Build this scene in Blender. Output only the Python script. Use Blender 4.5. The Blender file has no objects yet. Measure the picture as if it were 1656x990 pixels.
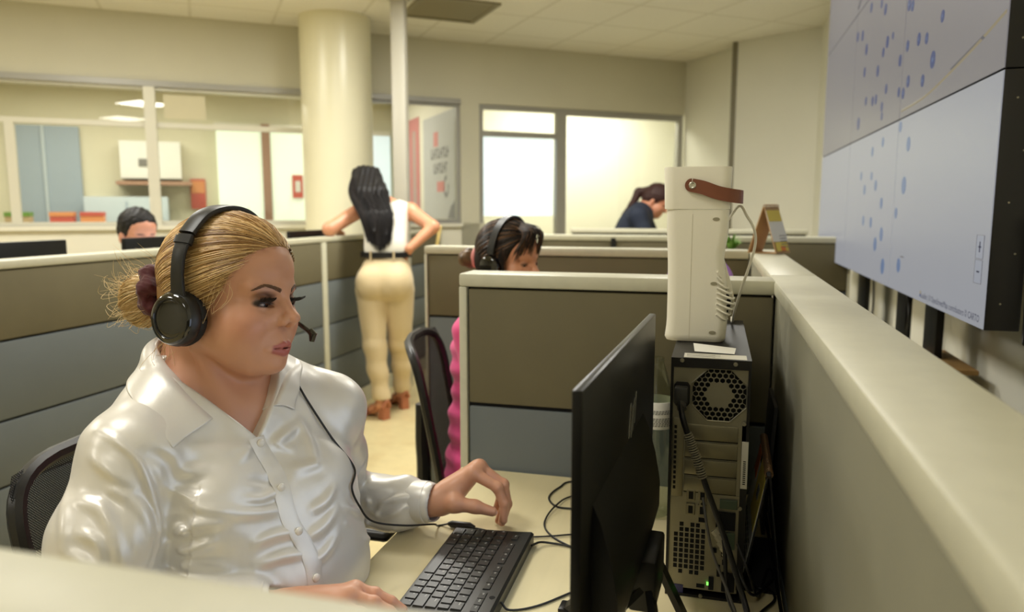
import bpy, bmesh, math, random
import numpy as np
from mathutils import Vector, Matrix
random.seed(7)
rng = np.random.default_rng(11)
C = bpy.context.scene.collection
sc = bpy.context.scene
PI = math.pi

# ------------------------------------------------------------------ camera
cam_d = bpy.data.cameras.new('camera'); cam = bpy.data.objects.new('camera', cam_d); C.objects.link(cam)
cam_d.sensor_width = 36.0; cam_d.lens = 1200.0 / 1656.0 * 36.0
cam.location = (0, 0, 1.32)
PITCH, YAW = math.radians(7.4539), math.radians(15.3405)
cam.rotation_euler = (PI / 2 - PITCH, 0, YAW)
cam_d.clip_start = 0.02
cam_d.dof.use_dof = True; cam_d.dof.focus_distance = 1.09; cam_d.dof.aperture_fstop = 4.2
sc.camera = cam

# ------------------------------------------------------------------ world and view
w = bpy.data.worlds.new('world'); sc.world = w; w.use_nodes = True
w.node_tree.nodes['Background'].inputs[0].default_value = (0.9, 0.95, 1.0, 1)
w.node_tree.nodes['Background'].inputs[1].default_value = 0.25
vs = sc.view_settings
vs.view_transform = 'Standard'; vs.look = 'None'; vs.gamma = 1.0; vs.exposure = 0.0
vs.use_curve_mapping = False
sc.cycles.use_denoising = True
sc.cycles.max_bounces = 8; sc.cycles.diffuse_bounces = 4; sc.cycles.transparent_max_bounces = 12
sc.cycles.caustics_reflective = False; sc.cycles.caustics_refractive = False
sc.cycles.sample_clamp_indirect = 6.0

# ------------------------------------------------------------------ helpers
def lin(c):
    return tuple(((v / 255 / 12.92) if v / 255 <= 0.04045 else ((v / 255 + 0.055) / 1.055) ** 2.4) for v in c)

def pm(name, rgb, rough=0.6, metal=0.0, spec=0.5, bump=None, var=None, coat=0.0, sss=0.0, attr=False,
       emit=None, aniso=0.0, sheen=0.0, stretch=None, roughvar=0.0, sss_r=(0.012, 0.005, 0.003)):
    m = bpy.data.materials.new(name); m.use_nodes = True
    nt = m.node_tree; b = nt.nodes['Principled BSDF']
    col = (*lin(rgb), 1)
    b.inputs['Base Color'].default_value = col
    b.inputs['Roughness'].default_value = rough
    b.inputs['Metallic'].default_value = metal
    b.inputs['Specular IOR Level'].default_value = spec
    b.inputs['Coat Weight'].default_value = coat
    b.inputs['Coat Roughness'].default_value = 0.08
    b.inputs['Anisotropic'].default_value = aniso
    b.inputs['Sheen Weight'].default_value = sheen
    if sss:
        b.inputs['Subsurface Weight'].default_value = sss
        b.inputs['Subsurface Radius'].default_value = sss_r
        b.inputs['Subsurface Scale'].default_value = 1.0
    src = None
    tc = nt.nodes.new('ShaderNodeTexCoord')
    def noise(scale, detail=3.0):
        n = nt.nodes.new('ShaderNodeTexNoise'); n.inputs['Scale'].default_value = scale; n.inputs['Detail'].default_value = detail
        if stretch:
            mp = nt.nodes.new('ShaderNodeMapping'); mp.inputs['Scale'].default_value = stretch
            nt.links.new(tc.outputs['Object'], mp.inputs[0]); nt.links.new(mp.outputs[0], n.inputs['Vector'])
        else:
            nt.links.new(tc.outputs['Object'], n.inputs['Vector'])
        return n
    if attr:
        a = nt.nodes.new('ShaderNodeVertexColor'); a.layer_name = 'Col'; src = a.outputs['Color']
    if var:
        n = noise(var[0])
        mr = nt.nodes.new('ShaderNodeMapRange'); mr.inputs['From Min'].default_value = 0.3; mr.inputs['From Max'].default_value = 0.7
        mr.inputs['To Min'].default_value = 1 - var[1]; mr.inputs['To Max'].default_value = 1 + var[1]
        nt.links.new(n.outputs['Fac'], mr.inputs['Value'])
        mx = nt.nodes.new('ShaderNodeVectorMath'); mx.operation = 'SCALE'
        if src is None: mx.inputs[0].default_value = col[:3]
        else: nt.links.new(src, mx.inputs[0])
        nt.links.new(mr.outputs[0], mx.inputs['Scale']); src = mx.outputs[0]
    if src is not None: nt.links.new(src, b.inputs['Base Color'])
    if bump:
        n = noise(bump[0], 4.0)
        bp = nt.nodes.new('ShaderNodeBump'); bp.inputs['Strength'].default_value = bump[1]
        bp.inputs['Distance'].default_value = bump[2] if len(bump) > 2 else 0.002
        nt.links.new(n.outputs['Fac'], bp.inputs['Height']); nt.links.new(bp.outputs[0], b.inputs['Normal'])
    if emit:
        b.inputs['Emission Color'].default_value = (*lin(emit[0]), 1); b.inputs['Emission Strength'].default_value = emit[1]
    return m

def glass_mat(name, tint=(255, 255, 255), refl=0.5, rough=0.0):
    m = bpy.data.materials.new(name); m.use_nodes = True; nt = m.node_tree; nt.nodes.clear()
    o = nt.nodes.new('ShaderNodeOutputMaterial'); t = nt.nodes.new('ShaderNodeBsdfTransparent'); g = nt.nodes.new('ShaderNodeBsdfGlossy')
    t.inputs[0].default_value = (*lin(tint), 1); g.inputs['Roughness'].default_value = rough
    f = nt.nodes.new('ShaderNodeLayerWeight'); f.inputs[0].default_value = 0.5
    pw_ = nt.nodes.new('ShaderNodeMath'); pw_.operation = 'POWER'; pw_.inputs[1].default_value = 4.0
    mu = nt.nodes.new('ShaderNodeMath'); mu.operation = 'MULTIPLY_ADD'; mu.inputs[1].default_value = 0.6 * refl; mu.inputs[2].default_value = 0.07 * refl
    mx = nt.nodes.new('ShaderNodeMixShader')
    nt.links.new(f.outputs['Facing'], pw_.inputs[0]); nt.links.new(pw_.outputs[0], mu.inputs[0]); nt.links.new(mu.outputs[0], mx.inputs[0])
    nt.links.new(t.outputs[0], mx.inputs[1]); nt.links.new(g.outputs[0], mx.inputs[2]); nt.links.new(mx.outputs[0], o.inputs[0])
    return m

def emis(name, rgb, strength):
    m = bpy.data.materials.new(name); m.use_nodes = True; nt = m.node_tree
    b = nt.nodes['Principled BSDF']; b.inputs['Base Color'].default_value = (*lin(rgb), 1); b.inputs['Roughness'].default_value = 0.35
    b.inputs['Emission Color'].default_value = (*lin(rgb), 1); b.inputs['Emission Strength'].default_value = strength
    return m

def empty(name, loc=(0, 0, 0), rz=0.0, label=None, cat=None, group=None, kind=None):
    o = bpy.data.objects.new(name, None); C.objects.link(o); o.location = loc; o.rotation_euler = (0, 0, rz)
    o.empty_display_size = 0.05
    return tag(o, label, cat, group, kind)

def tag(o, label=None, cat=None, group=None, kind=None):
    if label: o['label'] = label
    if cat: o['category'] = cat
    if group: o['group'] = group
    if kind: o['kind'] = kind
    return o

def smooth_path(pts, n=6):
    p = [np.array(q, float) for q in pts]
    if len(p) < 3: return p
    p = [2 * p[0] - p[1]] + p + [2 * p[-1] - p[-2]]
    out = []
    for i in range(1, len(p) - 2):
        for k in range(n):
            t = k / n
            out.append(0.5 * ((2 * p[i]) + (-p[i - 1] + p[i + 1]) * t + (2 * p[i - 1] - 5 * p[i] + 4 * p[i + 1] - p[i + 2]) * t * t
                              + (-p[i - 1] + 3 * p[i] - 3 * p[i + 1] + p[i + 2]) * t ** 3))
    out.append(p[-2]); return out

class MB:
    """collects shapes into one mesh"""
    def __init__(self): self.v = []; self.f = []; self.m = []; self.M = None
    def add(self, vs, fs, m=0):
        o = len(self.v)
        for q in vs:
            q = tuple(float(c) for c in q)
            if self.M is not None: q = tuple(self.M @ Vector(q))
            self.v.append(q)
        for q in fs: self.f.append([i + o for i in q]); self.m.append(m)
        return self
    def box(self, x0, x1, y0, y1, z0, z1, m=0):
        return self.add([(x0, y0, z0), (x1, y0, z0), (x1, y1, z0), (x0, y1, z0), (x0, y0, z1), (x1, y0, z1), (x1, y1, z1), (x0, y1, z1)],
                        [(0, 3, 2, 1), (4, 5, 6, 7), (0, 1, 5, 4), (1, 2, 6, 5), (2, 3, 7, 6), (3, 0, 4, 7)], m)
    def rbox(self, x0, x1, y0, y1, z0, z1, r=0.005, m=0, seg=2):
        bm = bmesh.new(); bmesh.ops.create_cube(bm, size=1.0)
        for q in bm.verts:
            q.co = ((x0 + x1) / 2 + q.co.x * (x1 - x0), (y0 + y1) / 2 + q.co.y * (y1 - y0), (z0 + z1) / 2 + q.co.z * (z1 - z0))
        r = min(r, 0.49 * min(x1 - x0, y1 - y0, z1 - z0))
        bmesh.ops.bevel(bm, geom=bm.edges[:], offset=r, segments=seg, affect='EDGES', profile=0.5)
        return self.bm(bm, m)
    def bm(self, bm, m=0):
        bm.verts.index_update()
        self.add([q.co[:] for q in bm.verts], [[q.index for q in f.verts] for f in bm.faces], m); bm.free(); return self
    def tube(self, pts, r, n=8, m=0, smooth=0, caps=True):
        p = smooth_path(pts, smooth) if smooth else [np.array(q, float) for q in pts]
        k = len(p)
        rs = [r] * k if not hasattr(r, '__len__') else list(np.interp(np.linspace(0, 1, k), np.linspace(0, 1, len(r)), r))
        T = [p[min(i + 1, k - 1)] - p[max(i - 1, 0)] for i in range(k)]
        T = [t / (np.linalg.norm(t) + 1e-12) for t in T]
        a = np.array([0, 0, 1.0]) if abs(T[0][2]) < 0.9 else np.array([1.0, 0, 0])
        N = np.cross(T[0], a); N /= np.linalg.norm(N)
        vs, fs = [], []
        for i in range(k):
            N = N - T[i] * (N @ T[i]); N /= (np.linalg.norm(N) + 1e-12); B = np.cross(T[i], N)
            for j in range(n):
                t = 2 * PI * j / n; vs.append(p[i] + rs[i] * (math.cos(t) * N + math.sin(t) * B))
        for i in range(k - 1):
            for j in range(n):
                fs.append((i * n + j, i * n + (j + 1) % n, (i + 1) * n + (j + 1) % n, (i + 1) * n + j))
        if caps: fs.append(list(range(n))[::-1]); fs.append([(k - 1) * n + j for j in range(n)])
        return self.add(vs, fs, m)
    def cyl(self, a, b, r0, r1=None, n=24, m=0):
        return self.tube([a, b], [r0, r0 if r1 is None else r1], n, m)
    def lathe(self, prof, n=32, m=0, o=(0, 0, 0), cap=True):
        vs, fs = [], []
        for (r, z) in prof:
            for j in range(n):
                t = 2 * PI * j / n; vs.append((o[0] + r * math.cos(t), o[1] + r * math.sin(t), o[2] + z))
        for i in range(len(prof) - 1):
            for j in range(n): fs.append((i * n + j, i * n + (j + 1) % n, (i + 1) * n + (j + 1) % n, (i + 1) * n + j))
        if cap: fs.append(list(range(n))[::-1]); fs.append([(len(prof) - 1) * n + j for j in range(n)])
        return self.add(vs, fs, m)
    def prism(self, poly, o, u, v, d, m=0):
        """poly of (a,b) in frame o,u,v pushed along the vector d"""
        o, u, v, d = (np.array(q, float) for q in (o, u, v, d)); k = len(poly)
        vs = [o + a * u + b * v for a, b in poly] + [o + a * u + b * v + d for a, b in poly]
        fs = [list(range(k))[::-1], [k + i for i in range(k)]] + [(i, (i + 1) % k, k + (i + 1) % k, k + i) for i in range(k)]
        if np.cross(u, v) @ d < 0: fs = [list(f)[::-1] for f in fs]
        return self.add(vs, fs, m)
    def disc(self, c, u, v, ru, rv=None, n=20, m=0, d=0.001):
        rv = ru if rv is None else rv
        return self.prism([(ru * math.cos(2 * PI * i / n), rv * math.sin(2 * PI * i / n)) for i in range(n)], c, u, v,
                          np.cross(u, v) * d, m)
    def ball(self, c, r, m=0, nu=16, nv=10):
        r = (r, r, r) if not hasattr(r, '__len__') else r
        vs = [(c[0], c[1], c[2] - r[2])]; fs = []
        for i in range(1, nv):
            ph = -PI / 2 + PI * i / nv
            for j in range(nu):
                t = 2 * PI * j / nu
                vs.append((c[0] + r[0] * math.cos(ph) * math.cos(t), c[1] + r[1] * math.cos(ph) * math.sin(t), c[2] + r[2] * math.sin(ph)))
        vs.append((c[0], c[1], c[2] + r[2])); L = len(vs) - 1
        for j in range(nu): fs.append((0, 1 + (j + 1) % nu, 1 + j)); fs.append((L, 1 + (nv - 2) * nu + j, 1 + (nv - 2) * nu + (j + 1) % nu))
        for i in range(nv - 2):
            for j in range(nu):
                a = 1 + i * nu; fs.append((a + j, a + (j + 1) % nu, a + nu + (j + 1) % nu, a + nu + j))
        return self.add(vs, fs, m)
    def text(self, s, o, u, v, size, m=0, d=0.0004, align='LEFT'):
        cu = bpy.data.curves.new('t', 'FONT'); cu.body = s; cu.size = 1.0; cu.align_x = align; cu.align_y = 'CENTER'; cu.resolution_u = 2
        ob = bpy.data.objects.new('t', cu); C.objects.link(ob)
        dg = bpy.context.evaluated_depsgraph_get(); me = bpy.data.meshes.new_from_object(ob.evaluated_get(dg))
        o, u, v = (np.array(q, float) for q in (o, u, v)); nn = np.cross(u, v); nn /= np.linalg.norm(nn)
        self.add([o + u * q.co.x * size + v * q.co.y * size + nn * d for q in me.vertices], [list(p.vertices) for p in me.polygons], m)
        bpy.data.objects.remove(ob); bpy.data.curves.remove(cu); bpy.data.meshes.remove(me); return self
    def build(self, name, mats, parent=None, world=False, ang=35, flat=False):
        me = bpy.data.meshes.new(name)
        vs = self.v
        if world and parent is not None:
            L = parent.location
            P = parent.parent
            off = np.array(L)
            while P is not None: off = off + np.array(P.location); P = P.parent
            vs = [(q[0] - off[0], q[1] - off[1], q[2] - off[2]) for q in vs]
        me.from_pydata(vs, [], self.f)
        for mt in (mats if isinstance(mats, (list, tuple)) else [mats]): me.materials.append(mt)
        me.polygons.foreach_set('material_index', self.m)
        if not flat:
            me.polygons.foreach_set('use_smooth', [True] * len(me.polygons)); me.set_sharp_from_angle(angle=math.radians(ang))
        me.update()
        ob = bpy.data.objects.new(name, me); C.objects.link(ob)
        if parent is not None: ob.parent = parent
        return ob

def children_of(o): return list(o.children)
def copy_tree(o, parent=None):
    c = o.copy(); C.objects.link(c)
    if parent is not None: c.parent = parent
    for ch in children_of(o): copy_tree(ch, c)
    return c

def struct(o): o['kind'] = 'structure'; return o
# ------------------------------------------------------------------ room materials
M = {}
M['cream'] = pm('cream_paint', (204, 200, 178), 0.55, var=(1.5, 0.03), bump=(180, 0.08))
M['cream_gloss'] = pm('cream_gloss_paint', (232, 227, 198), 0.28, var=(1.5, 0.02))
M['white_wall'] = pm('white_paint', (226, 222, 204), 0.5, var=(2, 0.02), bump=(180, 0.06))
M['grey_metal'] = pm('grey_window_frame', (160, 158, 150), 0.4, 0.2)
M['pale_metal'] = pm('pale_window_frame', (214, 210, 192), 0.4, 0.1)
M['glass'] = glass_mat('window_glass', (250, 251, 249), 0.8)
M['black_plastic'] = pm('black_plastic', (20, 20, 21), 0.38, bump=(900, 0.05, 0.0004))
M['black_gloss'] = pm('black_gloss_plastic', (10, 10, 12), 0.1, coat=0.6)
M['dark_metal'] = pm('dark_metal', (34, 33, 31), 0.4, 0.7)
M['steel'] = pm('bare_steel', (150, 146, 128), 0.38, 0.75, var=(25, 0.06))
M['paper'] = pm('paper', (232, 230, 220), 0.8)
M['leaf'] = pm('leaf', (96, 140, 44), 0.5, var=(30, 0.25))

def floor_mat():
    m = pm('vinyl_floor', (216, 200, 152), 0.32, var=(14, 0.05), spec=0.4)
    nt = m.node_tree; b = nt.nodes['Principled BSDF']
    src = b.inputs['Base Color'].links[0].from_socket
    tc = nt.nodes.new('ShaderNodeTexCoord'); n = nt.nodes.new('ShaderNodeTexNoise'); n.inputs['Scale'].default_value = 6; n.inputs['Detail'].default_value = 8
    nt.links.new(tc.outputs['Object'], n.inputs['Vector'])
    r = nt.nodes.new('ShaderNodeMapRange'); r.inputs['From Min'].default_value = 0.5; r.inputs['From Max'].default_value = 0.66; r.inputs['To Max'].default_value = 0.35
    nt.links.new(n.outputs['Fac'], r.inputs['Value'])
    mx = nt.nodes.new('ShaderNodeMix'); mx.data_type = 'RGBA'; nt.links.new(r.outputs[0], mx.inputs['Factor'])
    nt.links.new(src, mx.inputs[6]); mx.inputs[7].default_value = (*lin((194, 168, 116)), 1); nt.links.new(mx.outputs[2], b.inputs['Base Color'])
    return m
def ceil_mat():
    m = pm('mineral_ceiling_tile', (238, 235, 224), 0.85, var=(60, 0.04), bump=(220, 0.25))
    nt = m.node_tree; b = nt.nodes['Principled BSDF']; src = b.inputs['Base Color'].links[0].from_socket
    tc = nt.nodes.new('ShaderNodeTexCoord'); mp = nt.nodes.new('ShaderNodeMapping'); mp.inputs['Rotation'].default_value = (0, 0, -math.atan(0.78))
    br = nt.nodes.new('ShaderNodeTexBrick'); br.offset = 0.0; br.inputs['Scale'].default_value = 1.0
    br.inputs['Brick Width'].default_value = 0.61; br.inputs['Row Height'].default_value = 0.61; br.inputs['Mortar Size'].default_value = 0.012
    nt.links.new(tc.outputs['Object'], mp.inputs[0]); nt.links.new(mp.outputs[0], br.inputs['Vector'])
    mx = nt.nodes.new('ShaderNodeMix'); mx.data_type = 'RGBA'; nt.links.new(br.outputs['Fac'], mx.inputs['Factor'])
    nt.links.new(src, mx.inputs[6]); mx.inputs[7].default_value = (*lin((222, 218, 204)), 1); nt.links.new(mx.outputs[2], b.inputs['Base Color'])
    return m
M['floor'] = floor_mat(); M['ceil'] = ceil_mat()

# ------------------------------------------------------------------ room shell
ZC = 2.8
P0 = np.array([-0.354, 7.978, 0.0]); DX = np.array([1, 0.78, 0]) / math.hypot(1, 0.78); DN = np.array([-DX[1], DX[0], 0.0])
MW = Matrix(((DX[0], DN[0], 0, P0[0]), (DX[1], DN[1], 0, P0[1]), (0, 0, 1, 0), (0, 0, 0, 1)))   # wall frame: s along wall, n into the rooms behind
def wmb(): b = MB(); b.M = MW; return b
struct(MB().box(-11.5, 4, -2.6, 13.5, -0.08, 0).build('floor', M['floor']))
struct(MB().box(-6.5, 1.2, -2.6, 8.3, ZC, ZC + 0.06).build('ceiling', M['ceil']))
HEAD, SILL, SASH = 2.27, 1.19, 1.97
WL = -7.6
b = wmb()
b.box(WL, 0, 0, 0.12, HEAD, ZC + 0.05)                       # over the openings
b.box(WL, -2.18 * 1, 0, 0.12, 0, SILL)                       # under the left windows
b.box(-2.42, -2.24, 0, 0.12, SILL, HEAD)                     # pier
b.box(-2.42, -2.24, 0, 0.12, 0, SILL)
b.box(-2.24, 0, 0, 0.12, 0, 0.95)
struct(b.build('wall_back', [M['cream']], flat=True))
b = wmb(); b.box(WL, -2.42, -0.004, 0.0, 0.1, SILL - 0.02); struct(b.build('wall_back_dado', M['white_wall'], flat=True))
# right hand walls
def wall_between(name, a, c, mat, t=0.12, z1=ZC + 0.05):
    a = np.array(a, float); c = np.array(c, float); d = c - a; L = np.linalg.norm(d); d /= L
    b = MB(); b.M = Matrix(((d[0], -d[1], 0, a[0]), (d[1], d[0], 0, a[1]), (0, 0, 1, 0), (0, 0, 0, 1)))
    b.box(0, L, 0, t, 0, z1); return struct(b.build(name, mat, flat=True))
M['right_paint'] = pm('pale_wall_paint', (222, 220, 206), 0.6, var=(1.5, 0.03), bump=(180, 0.08))
wall_between('wall_right_far', (-0.354, 7.978), (0.125, 7.363), M['right_paint'])
wall_between('wall_right_middle', (0.13, 7.15), (0.80, 6.75), M['right_paint'])
wall_between('wall_right', (0.78, 6.80), (0.78, -2.6), M['right_paint'])
wall_between('wall_front', (0.9, -2.5), (-6.3, -2.5), M['cream'])
wall_between('wall_left', (-6.2, -2.6), (-6.2, 3.6), M['cream'])
struct(MB().box(0.085, 0.165, 7.15, 7.40, 0, ZC).build('trim_1', pm('grey_trim', (120, 114, 92), 0.5), flat=True))

# windows in the back wall
def frame(name, s0, s1, z0, z1, t, mat, d=0.06, n0=0.02):
    b = wmb()
    b.box(s0, s0 + t, n0, n0 + d, z0, z1); b.box(s1 - t, s1, n0, n0 + d, z0, z1)
    b.box(s0 + t, s1 - t, n0, n0 + d, z0, z0 + t); b.box(s0 + t, s1 - t, n0, n0 + d, z1 - t, z1)
    return b
def window(name, s0, s1, z0, z1, mat, t=0.03, bars=(), mull=(), glass=True):
    b = frame(name, s0, s1, z0, z1, t, mat)
    for z in bars: b.box(s0 + t, s1 - t, 0.025, 0.075, z - 0.02, z + 0.02)
    for (s, wd, za, zb) in mull: b.box(s - wd / 2, s + wd / 2, 0.022, 0.078, za, zb)
    f = struct(b.build(name, mat, flat=True))
    if glass:
        g = wmb(); g.box(s0 + t, s1 - t, 0.048, 0.053, z0 + t, z1 - t); p = g.build('glass_pane', M['glass'], f, flat=True)
    return f
window('window_1', -7.55, -4.955, SILL, HEAD, M['pale_metal'], 0.03, (SASH,), ((-5.89, 0.06, SILL + .03, SASH),))
window('window_2', -4.945, -3.3, SILL, HEAD, M['pale_metal'], 0.035, (SASH,))
window('window_3', -3.3, -2.42, SILL, HEAD, M['grey_metal'], 0.035, ())
struct(wmb().box(-4.99, -4.91, -0.012, 0.1, SILL, HEAD + .02).build('trim_2', M['pale_metal'], flat=True))
struct(wmb().box(WL, -2.42, -0.015, 0.0, HEAD - 0.015, HEAD + 0.03).build('trim_3', M['grey_metal'], flat=True))
struct(wmb().box(WL, -2.42, -0.05, 0.02, SILL - 0.03, SILL).build('trim_4', M['white_wall'], flat=True))
# glazed screen to the right: transom, bright pane, low panel; then the wide pane
window('window_4', -2.24, -1.40, 0.95, HEAD, M['grey_metal'], 0.045, ())
window('window_5', -1.40, 0.0, 0.95, HEAD, M['grey_metal'], 0.06, ())
b = wmb(); b.box(-2.195, -1.445, 0.02, 0.08, 1.985, 2.035); struct(b.build('trim_5', M['grey_metal'], flat=True))
M['day'] = emis('daylit_blind', (232, 246, 252), 1.15)
b = wmb(); b.box(-2.195, -1.445, 0.10, 0.115, 1.255, 1.985); o = b.build('lit_window_blind', M['day'], flat=True); struct(o)

# rooms behind the glass
M['room'] = pm('office_wall_paint', (214, 208, 178), 0.6)
M['room_b'] = pm('bright_room_paint', (240, 238, 220), 0.6)
b = wmb()
b.box(-8.6, -1.3, 2.9, 3.0, 0, 2.75)
b.box(-8.6, -8.5, 0.12, 2.9, 0, 2.75)
struct(b.build('wall_office', M['room'], flat=True))
struct(wmb().box(-8.6, -2.35, 0.12, 3.0, 2.62, 2.7).build('ceiling_office', M['ceil'], flat=True))
struct(wmb().box(-2.35, -2.25, 0.121, 2.9, 0, 2.62).build('wall_office_side', M['white_wall'], flat=True))
b = wmb(); b.box(-2.25, 1.6, 1.5, 1.6, 0, 2.75); b.box(1.5, 1.6, 0.1, 1.5, 0, 2.75); struct(b.build('wall_bright_room', M['room_b'], flat=True))
struct(wmb().box(-2.25, 1.6, 0.12, 1.6, 2.7, 2.76).build('ceiling_bright_room', M['room_b'], flat=True))

def area(name, loc, sx, sy, power, col=(1, 0.98, 0.91), rot=(0, 0, 0)):
    l = bpy.data.lights.new(name, 'AREA'); l.shape = 'RECTANGLE'; l.size = sx; l.size_y = sy; l.energy = power; l.color = col
    o = bpy.data.objects.new(name, l); C.objects.link(o); o.location = loc; o.rotation_euler = rot; return o
def wp(s, n, z): return tuple(P0 + DX * s + DN * n + np.array([0, 0, z]))
WR = math.atan(0.78)
area('bright_room_lamp', wp(-0.55, 0.75, 2.66), 1.6, 0.6, 58, (1, 0.97, 0.86), (0, 0, WR))
area('office_lamp', wp(-5.6, 1.5, 2.58), 2.4, 0.6, 70, (1, 0.97, 0.88), (0, 0, WR))
area('office_lamp', wp(-3.2, 1.6, 2.58), 0.6, 1.2, 22, (1, 0.97, 0.88), (0, 0, WR))

# recessed ceiling lights of the main room (all above or behind the frame; far ones added to brighten the back)
M['lamp'] = emis('lamp_diffuser', (255, 247, 228), 1.2)
M['lamp_frame'] = pm('lamp_frame_white', (232, 230, 222), 0.4)
for i, (x, y, wgt) in enumerate([(-1.25, 0.55, 0.8), (-1.5, 2.6, 1.1), (-4.6, 1.6, 1.5), (-3.4, 3.1, 1.7), (-0.35, -1.3, 0.35), (0.0, 4.1, 1.1), (-1.45, 4.2, 1.8), (-3.0, -1.2, 0.8)]):
    t = empty('ceiling_light', (x, y, ZC), 0, 'white square recessed ceiling light panel, out of view overhead', 'light', 'recessed ceiling light panels')
    b = MB()
    for a in ((-0.3, 0.3, -0.3, -0.28), (-0.3, 0.3, 0.28, 0.3), (-0.3, -0.28, -0.28, 0.28), (0.28, 0.3, -0.28, 0.28)): b.box(*a, -0.012, -0.001)
    b.build('lamp_frame', M['lamp_frame'], t, flat=True)
    MB().box(-0.28, 0.28, -0.28, 0.28, -0.006, -0.001).build('diffuser', M['lamp'], t, flat=True)
    area('ceiling_lamp', (x, y, ZC - 0.016), 0.56, 0.56, 25 * wgt)

# round column, power pole, ceiling grille
struct(MB().lathe([(0.275, 0), (0.275, ZC)], 64, o=(-2.945, 5.475, 0)).build('column_round', M['cream_gloss']))
p = empty('power_pole', (-2.215, 5.05, 0), 0.1, 'pale grey square power pole rising from the partition run to the ceiling', 'pole')
MB().rbox(-0.05, 0.05, -0.04, 0.04, 0, ZC, 0.006).build('pole_shaft', pm('pole_enamel', (178, 174, 160), 0.4), p)
MB().rbox(-0.07, 0.07, -0.06, 0.06, ZC - 0.03, ZC - 0.001, 0.006).build('ceiling_collar', M['pale_metal'], p)
g = empty('ceiling_vent', (-1.98, 5.45, ZC), WR, 'grey square louvred air grille set in the ceiling', 'vent')
b = MB()
for a in ((-0.3, 0.3, -0.3, -0.26), (-0.3, 0.3, 0.26, 0.3), (-0.3, -0.26, -0.26, 0.26), (0.26, 0.3, -0.26, 0.26)): b.box(*a, -0.014, -0.001)
VM = pm('vent_grey', (140, 132, 104), 0.6)
b.build('vent_frame', VM, g, flat=True)
b = MB()
for i in range(11):
    y = -0.25 + i * 0.05; b.add([(-0.26, y, -0.002), (0.26, y, -0.002), (0.26, y + 0.03, -0.012), (-0.26, y + 0.03, -0.012)], [(0, 1, 2, 3)])
b.build('louvre', VM, g, flat=True)
MB().box(-0.26, 0.26, -0.26, 0.26, -0.0015, -0.0008).build('vent_backing', pm('vent_dark', (92, 86, 66), 0.8), g, flat=True)
# ------------------------------------------------------------------ cubicle partitions
M['cap'] = pm('partition_cap_enamel', (194, 191, 168), 0.42, var=(40, 0.03), bump=(500, 0.05, 0.0005))
M['olive'] = pm('olive_brown_fabric_tile', (104, 97, 72), 0.85, var=(6, 0.05), bump=(1400, 0.35, 0.0008))
M['slate'] = pm('slate_grey_tile', (98, 104, 104), 0.6, var=(5, 0.04), bump=(1400, 0.15, 0.0005))
M['sage'] = pm('grey_green_fabric_tile', (126, 123, 102), 0.85, var=(6, 0.05), bump=(1400, 0.4, 0.0008))
M['seam'] = pm('seam_dark', (24, 23, 20), 0.8)
def partition(loc, rz, L, t, H, tiles, label, posts=(), pw=0.03, ends=(True, True), group=None, capo=0.004, name='cubicle_partition'):
    p = empty(name, (loc[0], loc[1], 0), rz, label, 'partition', group)
    MB().box(0.006, L - 0.006, 0.012, t - 0.012, 0.02, H - 0.03).build('core', M['seam'], p, flat=True)
    MB().rbox(0, L, -capo, t + capo, H - 0.03, H, 0.006).build('cap', M['cap'], p)
    MB().box(0.002, L - 0.002, 0.002, t - 0.002, 0, 0.11).build('base_trim', M['cap'], p, flat=True)
    xs = [0.0] + sorted(posts) + [L]
    if ends[0]: MB().rbox(-0.0, pw * .6, -0.003, t + 0.003, 0, H - 0.03, 0.003).build('end_post', M['cap'], p)
    if ends[1]: MB().rbox(L - pw * .6, L, -0.003, t + 0.003, 0, H - 0.03, 0.003).build('end_post', M['cap'], p)
    for q in posts: MB().rbox(q - pw / 2, q + pw / 2, -0.004, t + 0.004, 0, H - 0.03, 0.003).build('post', M['cap'], p)
    for i in range(len(xs) - 1):
        a = xs[i] + (pw / 2 if i else (pw * .6 if ends[0] else 0)) + 0.003
        c = xs[i + 1] - (pw / 2 if i < len(xs) - 2 else (pw * .6 if ends[1] else 0)) - 0.003
        for (z0, z1, m) in tiles:
            for (y0, y1) in ((0.001, 0.012), (t - 0.012, t - 0.001)):
                MB().rbox(a, c, y0, y1, z0 + 0.004, z1 - 0.004, 0.004).build('tile', m, p)
    return p
TL = [(0.115, 0.385, M['slate']), (0.385, 0.61, M['slate']), (0.61, 0.88, M['slate']), (0.88, 1.12, M['olive'])]
partition((-2.29, 0.3), PI / 2, 5.75, 0.08, 1.15, TL, 'long olive and slate partition run between the aisle and the left desks', posts=(3.74,), pw=0.055)
TF = [(0.115, 0.885, M['slate']), (0.885, 1.15, M['olive'])]
partition((-0.544, 1.541), 0, 0.6605, 0.085, 1.18, TF, 'olive and slate cross partition at the far end of the keyboard desk', ends=(True, False))
TRt = [(0.115, 0.74, M['slate']), (0.74, 1.15, M['sage'])]
partition((0.207, -0.6), PI / 2, 2.28, 0.09, 1.18, TRt, 'near grey green side partition under the video wall, beside the computer tower', ends=(True, False))
partition((0.207, 1.685), PI / 2, 1.05, 0.09, 1.18, TRt, 'far grey green side partition carrying the tent calendar', ends=(False, True))
partition((-0.60, 0.155), 0, 0.71, 0.088, 1.17, TF, 'partition with beige cap nearest the camera, in the lower left corner', ends=(True, False))
TR2 = [(0.115, 0.91, M['slate']), (0.91, 1.15, M['olive'])]
partition((-1.075, 2.65), 0, 1.185, 0.08, 1.18, TR2, 'cross partition behind the woman in pink', pw=0.02, ends=(True, False))
partition((-0.95, 4.0), 0, 1.6, 0.08, 1.18, TR2, 'second cross partition from the far end, under the small green plant', posts=(0.42,), pw=0.02)
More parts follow.
